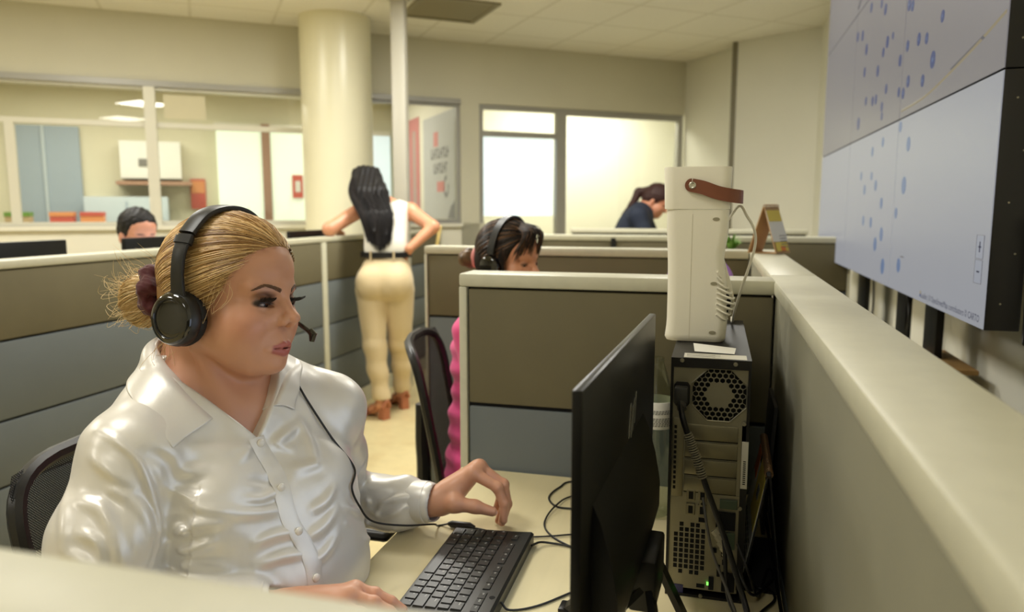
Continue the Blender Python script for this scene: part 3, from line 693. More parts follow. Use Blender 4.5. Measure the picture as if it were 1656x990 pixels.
b = MB(); loft(b, [(0.2125, -0.050, 0.049, -0.056, 0.056, 0.016), (0.213, -0.052, 0.05, -0.057, 0.057, 0.016), (0.276, -0.054, 0.051, -0.059, 0.059, 0.017), (0.279, -0.0535, 0.0505, -0.0585, 0.0585, 0.017), (0.279, -0.051, 0.048, -0.056, 0.056, 0.015), (0.272, -0.051, 0.048, -0.056, 0.056, 0.015)])
b.build('top_collar', M['ivory'], pf, ang=30)
b = MB(); b.box(-0.0075, -0.0068, -0.0562, -0.055, 0.004, 0.205); b.build('seam_line', pm('ivory_seam', (196, 190, 166), 0.6), pf, flat=True)
b = MB()
for z in (0.016, 0.095, 0.197): b.disc((0.029, -0.0561, z), (1, 0, 0), (0, 0, 1), 0.0055, 0.0028, d=0.0006)
b.build('screw_hole', pm('ivory_shadow', (150, 144, 120), 0.6), pf, flat=True)
# finned grille bulging from the right side
b = MB(); gp = []
for z, x in ((0.035, 0.047), (0.042, 0.056), (0.055, 0.0615), (0.068, 0.0615), (0.085, 0.058), (0.105, 0.052), (0.13, 0.044)): gp.append((x, z))
gp += [(0.03, 0.13), (0.03, 0.035)]
b.prism(gp, (0, -0.030, 0), (1, 0, 0), (0, 0, 1), (0, 0.060, 0)); b.build('grille_housing', M['ivory'], pf)
b = MB()
for k in range(9):
    z = 0.036 + k * 0.0085; xx = 0.040 + 0.020 * math.exp(-((z - 0.062) / 0.03) ** 2)
    b.tube([(0.034 - 0.001 * k * 0, -0.0565, z + .010), (xx - .004, -0.054, z + .002), (xx, -0.040, z), (xx + .002, -0.028, z)], 0.0021, 6, smooth=4)
b.build('grille_fin', M['ivory'], pf)
b = MB()
for k in range(8):
    z = 0.040 + k * 0.0085; xx = 0.036 + 0.020 * math.exp(-((z - 0.062) / 0.03) ** 2)
    b.box(xx - .006, xx, -0.047, -0.038, z, z + .0035)
b.build('grille_slot', M['hole'], pf, flat=True)
# leather strap looping round the right side
path = smooth_path([(-0.010, -0.0605, 0.250), (0.008, -0.062, 0.246), (0.03, -0.062, 0.238), (0.052, -0.056, 0.2335), (0.064, -0.038, 0.232), (0.068, 0.0, 0.232), (0.064, 0.038, 0.234), (0.045, 0.060, 0.238), (-0.01, 0.0615, 0.25)], 6)
vs, fs = [], []; hw = 0.0105
for i, p in enumerate(path):
    t = path[min(i + 1, len(path) - 1)] - path[max(i - 1, 0)]; t /= np.linalg.norm(t)
    nn = np.cross(t, (0, 0, 1)); nn /= np.linalg.norm(nn); upv = np.cross(nn, t)
    for (a, c) in ((-1, 0), (1, 0), (1, 1), (-1, 1)): vs.append(p + upv * hw * a + nn * 0.0022 * c)
for i in range(len(path) - 1):
    for k in range(4): fs.append((i * 4 + k, i * 4 + (k + 1) % 4, i * 4 + 4 + (k + 1) % 4, i * 4 + 4 + k))
b = MB(); b.add(vs, fs)
b.prism([(hw * math.cos(PI / 2 + PI * i / 12), hw * math.sin(PI / 2 + PI * i / 12)) for i in range(13)], (-0.010, -0.0603, 0.250), (1, 0, 0), (0, 0, 1), (0, -0.0024, 0))
st = b.build('leather_strap', M['leather'], pf)
b = MB(); b.lathe([(0, 0), (0.0056, 0), (0.0056, 0.0012), (0.0042, 0.0024), (0.002, 0.0018), (0, 0.0018)], 20)
o = b.build('rivet', pm('rivet_steel', (200, 198, 186), 0.25, 0.8), st); o.rotation_euler = (PI / 2, 0, 0); o.location = (-0.009, -0.0625, 0.250)
tag(MB().tube([(0.018, 1.345, 1.30), (0.036, 1.32, 1.325), (0.048, 1.30, 1.308), (0.060, 1.30, 1.287), (0.063, 1.30, 1.262), (0.055, 1.30, 1.226), (0.045, 1.31, 1.189), (0.036, 1.35, 1.145), (0.034, 1.42, 1.1125), (0.034, 1.485, 1.110), (0.034, 1.505, 1.06), (0.034, 1.51, 0.80)], 0.0022, 8, smooth=8).build('white_cable', pm('cable_white', (226, 222, 208), 0.4)), 'thin white power cable hanging in a loop beside the purifier', 'cable')

# ------------------------------------------------------------------ keyboard
M['kb'] = pm('keyboard_black', (30, 30, 28), 0.36, bump=(1500, 0.08, 0.0002))
M['key'] = pm('key_black', (34, 34, 32), 0.38, bump=(1500, 0.08, 0.0002))
M['legend'] = pm('legend_white', (214, 214, 206), 0.6)
kb = empty('keyboard', (-0.357, 1.000, 0.7405), -PI / 2 + 0.02, 'flat black keyboard lying on the maple desk between her hands', 'keyboard')
# local x: left to right for the typist (towards the camera), local y: away from the typist
b = MB(); b.prism([(-0.072, 0), (-0.072, 0.012), (-0.070, 0.014), (0.045, 0.019), (0.068, 0.021), (0.072, 0.018), (0.072, 0)], (-0.195, 0, 0), (0, 1, 0), (0, 0, 1), (0.395, 0, 0))
b.build('keyboard_base', M['kb'], kb)
def surf(y): return 0.014 + (y + 0.070) / 0.115 * 0.005
U = 0.0187
def keyob(x0, x1, y0, y1, txt='', h=0.0035, size=0.0052):
    b = MB(); g = 0.0009; zb = surf((y0 + y1) / 2) - 0.001; zt = zb + h
    a = [(x0 + g, y0 + g), (x1 - g, y0 + g), (x1 - g, y1 - g), (x0 + g, y1 - g)]; i = 0.0014
    c = [(x0 + g + i, y0 + g + i), (x1 - g - i, y0 + g + i), (x1 - g - i, y1 - g - i * .6), (x0 + g + i, y1 - g - i * .6)]
    b.add([(*q, zb) for q in a] + [(*q, zt) for q in c], [(0, 1, 5, 4), (1, 2, 6, 5), (2, 3, 7, 6), (3, 0, 4, 7), (4, 5, 6, 7)])
    if txt: b.text(txt, (x0 + 0.0035, (y0 + y1) / 2 + 0.002, zt), (1, 0, 0), (0, 1, 0), size, 1, 0.00025)
    b.build('key', [M['key'], M['legend']], kb, flat=True)
MB().box(-0.190, 0.103, -0.0675, 0.0285, 0.0125, 0.0132).build('key_well', M['hole'], kb, flat=True)
rows = [
    [('Ctrl', 1.25), ('Win', 1), ('Alt', 1.25), ('', 5.5), ('Alt', 1.25), ('Fn', 1), ('<', 1.0), ('v', 1.0), ('>', 1.0)],
    [('Shift', 1.25), ('<', 1)] + [(c, 1) for c in 'ZXCVBNM,.-'] + [('Shift', 2.0)],
    [('Caps', 1.75)] + [(c, 1) for c in 'ASDFGHJKL'] + [('Ñ', 1), ('{', 1), ('Enter', 1.5)],
    [('Tab', 1.5)] + [(c, 1) for c in 'QWERTYUIOP'] + [('+', 1), ('*', 1), ('', .75)],
    [('|', 1)] + [(c, 1) for c in '1234567890'] + [("'", 1), ('¿', 1), ('Back', 1.25)],
]
for r, row in enumerate(rows):
    x = -0.1895; y = -0.0668 + r * 0.0190
    for (t, wd) in row:
        keyob(x, x + wd * U, y, y + 0.0190, t, size=0.0052 if len(t) < 3 else 0.0038); x += wd * U
for r in range(5):
    for c in range(4):
        keyob(0.1105 + c * U, 0.1105 + (c + 1) * U, -0.0668 + r * .019, -0.0478 + r * .019, ['0 . +', '1 2 3', '4 5 6', '7 8 9', '/ * -'][r].split(' ')[min(c, 2)] if c < 3 else '')
b = MB()
for (xa, xb) in ((-0.145, -0.071), (-0.062, 0.012), (0.021, 0.095)): b.rbox(xa, xb, 0.0395, 0.0515, 0.0178, 0.0196, 0.001)
b.build('function_key_well', M['hole'], kb)
def fkey(x0, x1, y0, y1, t):
    b = MB(); zb = 0.0185; b.rbox(x0 + .0006, x1 - .0006, y0, y1, zb, zb + .0024, 0.0007)
    b.text(t, (x0 + .003, (y0 + y1) / 2, zb + .0024), (1, 0, 0), (0, 1, 0), 0.0042, 1, 0.0002); b.build('key', [M['key'], M['legend']], kb, flat=True)
fkey(-0.178, -0.160, 0.040, 0.051, 'Esc')
k = 1
for xa in (-0.1445, -0.0615, 0.0215):
    for q in range(4): fkey(xa + q * .0183, xa + (q + 1) * .0183, 0.040, 0.051, 'F%d' % k); k += 1
b = MB(); b.disc((0.033, 0.061, 0.0204), (1, 0, 0), (0, 1, 0), 0.0045, d=0.0004); b.build('round_mark', M['hole'], kb, flat=True)
tag(MB().tube([(-0.285, 1.165, 0.752), (-0.275, 1.19, 0.748), (-0.25, 1.2, 0.7435), (-0.20, 1.2, 0.7435), (-0.13, 1.24, 0.7435)], 0.002, 8, smooth=6).build('cable', CB), 'short black cable leaving the back of the keyboard', 'cable')
tag(MB().tube([(-0.284, 0.975, 0.752), (-0.27, 0.972, 0.7435), (-0.235, 0.995, 0.7425), (-0.195, 1.045, 0.7425), (-0.14, 1.12, 0.7425)], 0.0017, 8, smooth=6).build('cable', CB), 'black cable running from the near end of the keyboard under the monitor', 'cable')

# ------------------------------------------------------------------ bottle, calendars and small things
bt = empty('water_bottle', (-0.098, 1.385, 0.7405), 0, 'clear plastic water bottle with white label behind the monitor', 'bottle')
pr = [(0.0, 0.003), (0.024, 0.0), (0.033, 0.006), (0.034, 0.02), (0.0325, 0.03), (0.034, 0.04), (0.0325, 0.06), (0.034, 0.08), (0.0325, 0.1), (0.034, 0.12), (0.034, 0.165), (0.034, 0.20), (0.033, 0.215), (0.026, 0.25), (0.016, 0.285), (0.0125, 0.295), (0.0125, 0.305)]
b = MB(); b.lathe(pr, 40); pet = glass_mat('clear_pet', (232, 236, 228), 1.0, 0.05); b.build('bottle_body', pet, bt)
b = MB(); b.lathe([(0.0345, 0.175), (0.0348, 0.176), (0.0348, 0.224), (0.0335, 0.226)], 40, 0, cap=False)
for k in range(9):
    for q in range(11):
        a0 = -2.2 + q * 0.16 + 0.03 * ((k * 7 + q * 3) % 3); zz = 0.181 + k * 0.0028 + (0.006 if k > 5 else 0)
        vs = [(0.0351 * math.cos(a), 0.0351 * math.sin(a), z) for a in (a0, a0 + 0.06, a0 + 0.12) for z in (zz, zz + .0014)]
        b.add(vs, [(0, 2, 3, 1), (2, 4, 5, 3)], 1)
b.build('bottle_label', [M['paper'], pm('label_print', (90, 90, 84), 0.7)], bt)

def tent_calendar(name, loc, rz, label, hw, h, L, base, sheets, foot, hw2=None):
    """ridge along local y, printed face on the -x side"""
    t = empty(name, loc, rz, label, 'calendar')
    for s in (-1, 1):
        hs = hw if s < 0 else hw2 or hw
        b = MB(); b.prism([(s * hs, 0), (s * hs * 0.95, 0), (0, h), (s * 0.003, h)], (0, -L / 2, 0), (1, 0, 0), (0, 0, 1), (0, L, 0)); b.build('cardboard_leaf', base, t, flat=True)
    b = MB(); b.box(-hw, hw2 or hw, -L / 2, L / 2, 0, 0.0015); b.build('cardboard_base', base, t, flat=True)
    nx, nz = -h, hw; nl = math.hypot(h, hw); nrm = np.array((-h / nl, 0, hw / nl)); dn = np.array((-hw / nl, 0, -h / nl))
    o = np.array((0.0, -L / 2, h)) + nrm * 0.002
    if foot > 0: nrm2 = np.array((h / nl, 0, hw / nl)); dn = np.array((hw / nl, 0, -h / nl)); nrm = nrm2; o = np.array((0.0, -L / 2, h)) + nrm * 0.002
    pg = MB()
    for (a0, a1, b0, b1, m, lift) in sheets:
        pg.prism([(a0 * L, b0 * nl), (a1 * L, b0 * nl), (a1 * L, b1 * nl), (a0 * L, b1 * nl)], o + nrm * lift, (0, 1, 0), dn, nrm * 0.0006, m)
    pg.build('pages', [M['paper'], M['cal_yellow'], M['cal_orange'], M['cal_ink']], t, flat=True)
    b = MB()
    for k in range(int(L / 0.0062)):
        y = -L / 2 + 0.004 + k * 0.0062
        b.tube([(0.0058 * math.cos(2 * PI * q / 10), y, h + 0.0015 + 0.0058 * math.sin(2 * PI * q / 10)) for q in range(11)], 0.0009, 5)
    b.build('wire_binding', pm('binding_wire', (150, 120, 90), 0.35, 0.7), t)
    return t
M['cal_yellow'] = pm('page_yellow', (226, 204, 92), 0.7); M['cal_orange'] = pm('page_orange', (222, 132, 62), 0.7); M['cal_ink'] = pm('page_ink', (120, 120, 116), 0.7)
M['black_card'] = pm('black_card', (26, 25, 24), 0.7)
lines = [(0.1 + 0.11 * i, 0.18 + 0.11 * i, 0.62 + 0.06 * j, 0.635 + 0.06 * j, 3, 0.001) for i in range(7) for j in range(5)]
tent_calendar('desk_calendar', (0.090, 1.225, 0.7405), -0.02, 'spiral bound desk calendar on the desk between tower and right partition', 0.034, 0.185, 0.20, M['black_card'],
              [(0, 1, 0.02, 0.9, 0, 0.0), (0.02, 0.55, 0.05, 0.5, 1, 0.0008), (0.7, 0.98, 0.06, 0.3, 2, 0.0008), (0.2, 0.35, 0.2, 0.3, 3, 0.0016)] + lines, -1, 0.024)
M['kraft'] = pm('kraft_card', (186, 150, 104), 0.75)
tent_calendar('desk_calendar', (0.163, 2.50, 1.1815), 2.55, 'kraft card tent calendar standing on top of the far right partition', 0.050, 0.145, 0.085, M['kraft'],
              [(0.0, 1.0, 0.02, 0.75, 0, 0.0), (0.05, 0.95, 0.08, 0.32, 1, 0.0008), (0.1, 0.9, 0.76, 0.95, 1, 0.0), (0.3, 0.6, 0.85, 0.95, 2, 0.0008)] + lines[:20], -1)
fo = empty('folder', (0.104, 1.415, 0.7405), 0, 'dark grey folder leaning on the right partition behind the desk calendar', 'folder')
b = MB(); b.prism([(-0.008, 0), (-0.002, 0), (0.0105, 0.235), (0.0045, 0.235)], (0, -0.075, 0), (1, 0, 0), (0, 0, 1), (0, 0.15, 0)); b.build('cover', pm('folder_grey', (58, 57, 53), 0.55), fo, flat=True)

def black_monitor(x, y, z1, wdt, rz, label):
    m = empty('monitor', (x, y, 0.74), rz, label, 'monitor')
    zt = z1 - 0.74
    MB().rbox(-0.012, 0.012, -wdt / 2, wdt / 2, zt - 0.32, zt, 0.004).build('panel', M['bezel'], m)
    MB().box(-0.0135, -0.0122, -wdt / 2 + .01, wdt / 2 - .01, zt - 0.31, zt - 0.01).build('display', M['screen_on'], m, flat=True)
    b = MB(); b.rbox(0.01, 0.03, -0.04, 0.04, 0.008, zt - 0.15, 0.004); b.build('stand_neck', M['bezel'], m)
    MB().rbox(-0.10, 0.10, -0.11, 0.11, 0.0, 0.012, 0.004).build('stand_foot', M['bezel'], m)
black_monitor(-2.56, 2.17, 1.197, 0.54, 0.0, 'black monitor above the left partition at the picture edge')
black_monitor(-2.56, 2.98, 1.19, 0.46, 0.0, 'black monitor right in front of the dark haired man')
black_monitor(-2.52, 4.26, 1.185, 0.48, 0.0, 'black monitor beside the elbow of the woman in beige trousers')
b = MB(); b.rbox(-0.02, 0.02, -0.008, 0.008, 0, 0.165, 0.004)
o = b.build('x', pm('stick_wood', (206, 182, 112), 0.6)); o.name = 'easel_leg'
o.name = 'wooden_stick'; o.location = (-1.93, 4.99, 1.04); o.rotation_euler = (0, 0.18, 0.3); o.scale = (0.6, 1, 1.0)
tag(o, 'pale wooden stick standing upright by the right elbow of the standing woman', 'stick')
def plant(name, loc, label, n, h, potr, spread, poth=0.07):
    t = empty(name, loc, 0, label, 'plant')
    MB().lathe([(potr * .75, 0), (potr, poth), (potr * .9, poth), (potr * .85, poth * .85), (0.0, poth * .85)], 24).build('pot', M['white_wall'], t)
    b = MB(); r = np.random.default_rng(n)
    for k in range(n):
        a = r.uniform(0, 2 * PI); l = h * r.uniform(.6, 1); sp = spread * r.uniform(.3, 1)
        d = np.array((math.cos(a), math.sin(a), 0)); sd = np.array((-d[1], d[0], 0)); wd = 0.012 * r.uniform(.7, 1.2)
        pts = [np.array((0, 0, poth * .8)) + d * sp * (t_ ** 1.5) + np.array((0, 0, l * t_ - 0.3 * l * t_ ** 3 * sp / spread)) for t_ in np.linspace(0, 1, 6)]
        ww = [.3, .9, 1, .8, .5, .05]
        vs = []
        for p, q in zip(pts, ww): vs += [p - sd * wd * q, p + np.array((0, 0, .002)), p + sd * wd * q]
        b.add(vs, [(3 * i + c, 3 * i + c + 1, 3 * i + c + 4, 3 * i + c + 3) for i in range(5) for c in (0, 1)])
    b.build('leaves', M['leaf'], t); return t
plant('potted_plant', (0.075, 3.90, 1.03), 'small bright green plant behind the purifier on the far cubicle shelf', 40, 0.13, 0.045, 0.06)
tag(MB().rbox(0.0, 0.114, 3.78, 3.998, 1.012, 1.03, 0.003).build('shelf', M['cap']), 'small beige shelf fixed to the far cross partition', 'shelf')
plant('potted_plant', (-2.85, 4.10, 0.7405), 'slim green plant by the window behind the blonde woman\'s headband', 24, 0.62, 0.07, 0.05, 0.12)
# purple toy behind the purifier
t = empty('plush_ball', (-0.035, 1.84, 1.135), 0, 'purple ring shaped fan with pink centre peeking out behind the purifier', 'fan')
b = MB(); b.tube([(0.072 * math.cos(2 * PI * i / 32), 0, 0.072 * math.sin(2 * PI * i / 32)) for i in range(33)], 0.0105, 10, caps=False); b.build('guard_ring', pm('purple_plastic', (176, 128, 214), 0.4), t)
b = MB()
for k in range(5):
    a = 2 * PI * k / 5; b.prism([(0.008, -0.006), (0.06, -0.022), (0.06, 0.018), (0.01, 0.008)], (0, 0, 0), (math.cos(a), 0.25 * math.sin(a), math.sin(a)), (-math.sin(a), 0.3, math.cos(a)), (0, 0.002, 0))
b.build('blade', pm('pink_plastic', (236, 132, 170), 0.4), t)
MB().ball((0, -0.004, 0), (0.014, 0.014, 0.014)).build('hub', pm('purple_plastic_hub', (176, 128, 214), 0.4), t)
MB().cyl((0, 0.005, -0.08), (0, 0.005, -0.395), 0.012).build('fan_stem', pm('fan_stem_white', (220, 214, 224), 0.4), t)
bpy.data.objects['plush_ball'].name = 'desk_fan'

# ------------------------------------------------------------------ things seen through the office windows
def wobj(name, boxes, mats, label, cat, group=None):
    t = empty(name, wp(boxes[0][0], boxes[0][2], boxes[0][4]), 0, label, cat, group)
    for k, (s0, s1, n0, n1, z0, z1, part, mi) in enumerate(boxes):
        b = wmb(); b.box(s0, s1, n0, n1, z0, z1); b.build(part, mats[mi], t, world=True, flat=True)
    return t
LB = pm('blue_grey_panel', (150, 164, 172), 0.5); LB2 = pm('pale_blue_panel', (176, 188, 190), 0.5); WT = pm('white_cabinet', (214, 214, 202), 0.5)
RED = pm('poster_red', (190, 80, 66), 0.6); OR = pm('poster_orange', (214, 140, 84), 0.6); BR = pm('brown_post', (150, 116, 92), 0.6); TAN = pm('tan_box', (176, 152, 112), 0.7)
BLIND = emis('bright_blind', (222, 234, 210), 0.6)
wobj('notice_board', [(-6.45, -5.80, 2.84, 2.9, 0.9, 2.2, 'board', 0), (-6.15, -6.12, 2.82, 2.84, 0.9, 2.2, 'stile', 1)], [LB, LB2], 'tall blue grey board seen through the left window', 'board')
wobj('cabinet', [(-5.75, -4.95, 2.45, 2.9, 0, 1.45, 'body', 0), (-5.36, -5.34, 2.44, 2.45, 0.1, 1.4, 'door_gap', 1)], [LB2, LB], 'pale blue cupboard behind the head of the dark haired man', 'cabinet')
wobj('wall_cabinet', [(-5.40, -4.80, 2.6, 2.9, 1.65, 2.05, 'body', 0), (-5.22, -5.08, 2.59, 2.6, 1.78, 1.86, 'notice', 1)], [WT, pm('notice_grey', (110, 108, 100), 0.6)], 'white wall cupboard with a small dark notice seen through the left window', 'cabinet')
wobj('shelf', [(-5.45, -4.70, 2.55, 2.9, 1.58, 1.62, 'board', 0)], [BR], 'brown wall shelf below the white cupboard in the office', 'shelf')
for k, (s0, mt, lb) in enumerate(((-6.35, TAN, 'green and tan box on the office ledge, leftmost'), (-5.98, RED, 'red box on the office ledge left of the man'), (-5.72, OR, 'orange box on the office ledge nearest the man'))):
    wobj('box', [(s0, s0 + 0.2, 1.9, 2.1, 1.12, 1.27, 'carton', 0), (s0 - .004, s0 + .204, 1.896, 2.104, 1.25, 1.29, 'lid', 1)], [mt, [M['leaf'], OR, RED][k]], lb, 'box')
wobj('counter', [(-6.6, -3.3, 1.8, 2.3, 1.05, 1.12, 'counter_top', 0), (-6.55, -3.35, 1.85, 2.25, 0, 1.05, 'counter_front', 1)], [WT, LB2], 'long white office counter behind the windows', 'counter')
wobj('poster', [(-4.72, -4.56, 2.86, 2.9, 1.32, 1.66, 'sheet', 0), (-4.71, -4.57, 2.855, 2.86, 1.5, 1.64, 'upper_print', 1)], [RED, OR], 'orange and red poster on the office wall right of the thick mullion', 'poster')
wobj('roller_blind', [(-4.42, -3.93, 2.78, 2.8, 0.9, 2.25, 'fabric', 0), (-4.44, -3.91, 2.77, 2.82, 2.25, 2.3, 'head_rail', 1)], [BLIND, M['pale_metal']], 'bright pale green blind in the office, left of the brown strip', 'blind')
wobj('roller_blind', [(-3.83, -3.45, 2.78, 2.8, 0.9, 2.25, 'fabric', 0), (-3.85, -3.43, 2.77, 2.82, 2.25, 2.3, 'head_rail', 1)], [BLIND, M['pale_metal']], 'bright pale green blind in the office, right of the brown strip', 'blind')
wobj('door_post', [(-3.93, -3.84, 2.74, 2.86, 0, 2.3, 'post', 0)], [BR], 'brown upright strip between the two bright office blinds', 'post')
wobj('fire_notice', [(-3.60, -3.48, 2.74, 2.77, 1.45, 1.72, 'sheet', 0), (-3.57, -3.51, 2.735, 2.74, 1.52, 1.65, 'print', 1)], [RED, WT], 'small red notice in the office just left of the column', 'sign')
wobj('paper_sheet', [(-4.85, -4.55, -0.012, -0.005, 2.02, 2.2, 'sheet', 0)], [pm('pale_sheet', (206, 198, 166), 0.6)], 'pale sheet stuck on the upper window pane', 'paper').name = 'paper_notice'
# framed poster on the side wall seen through the third window: its sheet lies in the plane s = -2.36
def sideobj(name, n0, n1, z0, z1, parts, label, cat):
    t = empty(name, wp(-2.36, n0, z0), 0, label, cat)
    for (a0, a1, c0, c1, d, mt, part) in parts:
        b = wmb(); b.box(-2.352 - d, -2.3505, n0 + a0 * (n1 - n0), n0 + a1 * (n1 - n0), z0 + c0 * (z1 - z0), z0 + c1 * (z1 - z0)); b.build(part, mt, t, world=True, flat=True)
    return t
PG = pm('poster_grey', (186, 186, 184), 0.5); PD = pm('poster_dark_print', (128, 127, 126), 0.6); PR = pm('poster_pink_red', (204, 136, 130), 0.6)
t = sideobj('wall_poster', 0.15, 1.45, 1.22, 2.27, [(0, 1, 0, 1, 0.004, PG, 'sheet'), (0.58, 0.70, 0.70, 0.84, 0.006, PR, 'emblem'), (0.42, 0.62, 0.26, 0.36, 0.006, PR, 'red_mark')], 'large pale grey poster with dark lettering and red emblem, right of the power pole', 'poster')
b = MB()
uv = -DN
PS = P0 + DX * (-2.3565)
def mark(n, z, w, h): b.prism([(0, 0), (w, 0), (w, h), (0, h)], PS + DN * n + np.array((0, 0, z)), uv, (0, 0, 1), -DX * 0.0015)
for (n, z, cnt) in ((1.16, 1.83, 8), (1.06, 1.68, 6)):       # two unreadable lines of bold strokes
    for k in range(cnt):
        mark(n - k * .078, z, .026, .105)
        mark(n - k * .078, z + (.0, .04, .08)[k % 3], .062, .024)
for k in range(9):                                             # hooked stroke beside the red mark
    a = PI * .5 - 1.5 * PI * k / 8; mark(.66 + .07 * math.cos(a), 1.52 + .09 * math.sin(a), .03, .045)
b.build('lettering', PD, t, world=True, flat=True)
b = MB(); b.prism([(0.0, 0.0), (0.42, 0.0), (0.42, 0.22), (0.30, 0.27), (0.2, 0.16), (0.1, 0.12)], P0 + DX * (-2.3582) + DN * 0.60 + np.array((0, 0, 1.225)), uv, (0, 0, 1), -DX * 0.001)
b.build('hill_print', PD, t, world=True, flat=True)
t = sideobj('pink_banner', 1.62, 2.2, 0.9, 2.33, [(0, 1, 0, 1, 0.004, pm('banner_pink', (196, 128, 124), 0.6), 'sheet'), (0.25, 0.45, 0.1, 0.9, 0.006, pm('banner_grey', (176, 160, 150), 0.6), 'stripe')], 'faded pink banner behind glass, left of the large grey poster', 'banner')
wobj('roller_blind', [(-2.72, -2.40, 2.80, 2.82, 0.9, 2.22, 'fabric', 0), (-2.72, -2.40, 2.79, 2.84, 2.22, 2.27, 'head_rail', 1)], [emis('blue_white_blind', (216, 232, 240), 0.6), M['pale_metal']], 'narrow bluish white blind just right of the column', 'blind')
# ------------------------------------------------------------------ organic shapes: blended distance fields meshed with surface nets
class SDF:
    def __init__(self): self.ops = []
    def _add(self, op, k, fn, c, r): self.ops.append((op, k, fn, np.array(c, np.float32), float(r))); return self
    def ell(self, c, r, k=0.01, R=None, op='u'):
        c = np.array(c, np.float32); r = np.array(r if hasattr(r, '__len__') else (r, r, r), np.float32)
        Rt = None if R is None else np.array(R, np.float32)
        def fn(P):
            q = P - c
            if Rt is not None: q = q @ Rt
            a = np.sqrt(((q / r) ** 2).sum(1)); b = np.sqrt(((q / r ** 2) ** 2).sum(1)) + 1e-9
            return a * (a - 1) / b
        return self._add(op, k, fn, c, r.max())
    def cone(self, a, b, ra, rb, k=0.01, op='u', sq=None):
        """tapered capsule; sq = (axis, factor) squashes it along an axis"""
        a = np.array(a, np.float32); b = np.array(b, np.float32); ba = b - a; L2 = float(ba @ ba) + 1e-12
        if sq is not None: ax = np.array(sq[0], np.float32); ax /= np.linalg.norm(ax); fc = 1 / sq[1] - 1
        def fn(P):
            q = P - a; t = np.clip(q @ ba / L2, 0, 1); d = q - t[:, None] * ba
            if sq is not None:
                d = d + (d @ ax * fc)[:, None] * ax
                return (np.sqrt((d * d).sum(1)) - (ra + (rb - ra) * t)) * (sq[1] if sq[1] < 1 else 1)
            return np.sqrt((d * d).sum(1)) - (ra + (rb - ra) * t)
        return self._add(op, k, fn, (a + b) / 2, math.sqrt(L2) / 2 + max(ra, rb))
    def chain(self, pts, rad, k=0.006):
        for i in range(len(pts) - 1): self.cone(pts[i], pts[i + 1], rad[i], rad[i + 1], k)
        return self
    def half(self, n, d, k=0.005, op='s'):
        n = np.array(n, np.float32)
        return self._add(op, k, lambda P: d - P @ n, (0, 0, 0), 1e3)
    def warp(self, fn, c=(0, 0, 0), r=1e3): self.ops.append(('w', 0, fn, np.array(c, np.float32), r)); return self
    def __call__(self, P, cen=None, rad=0):
        d = np.full(len(P), 1.0, np.float32)
        for (op, k, fn, c, r) in self.ops:
            if cen is not None and np.linalg.norm(cen - c) - rad - r > max(k, 0.004) * 1.5 + 0.012: continue
            if op == 'w': d = d + fn(P); continue
            e = fn(P).astype(np.float32)
            if op == 'u':
                h = np.clip(0.5 + 0.5 * (d - e) / k, 0, 1); d = d + (e - d) * h - k * h * (1 - h)
            elif op == 's':
                e = -e; h = np.clip(0.5 - 0.5 * (d - e) / k, 0, 1); d = d + (e - d) * h + k * h * (1 - h)
            else:
                h = np.clip(0.5 - 0.5 * (d - e) / k, 0, 1); d = d + (e - d) * h + k * h * (1 - h)
        return d

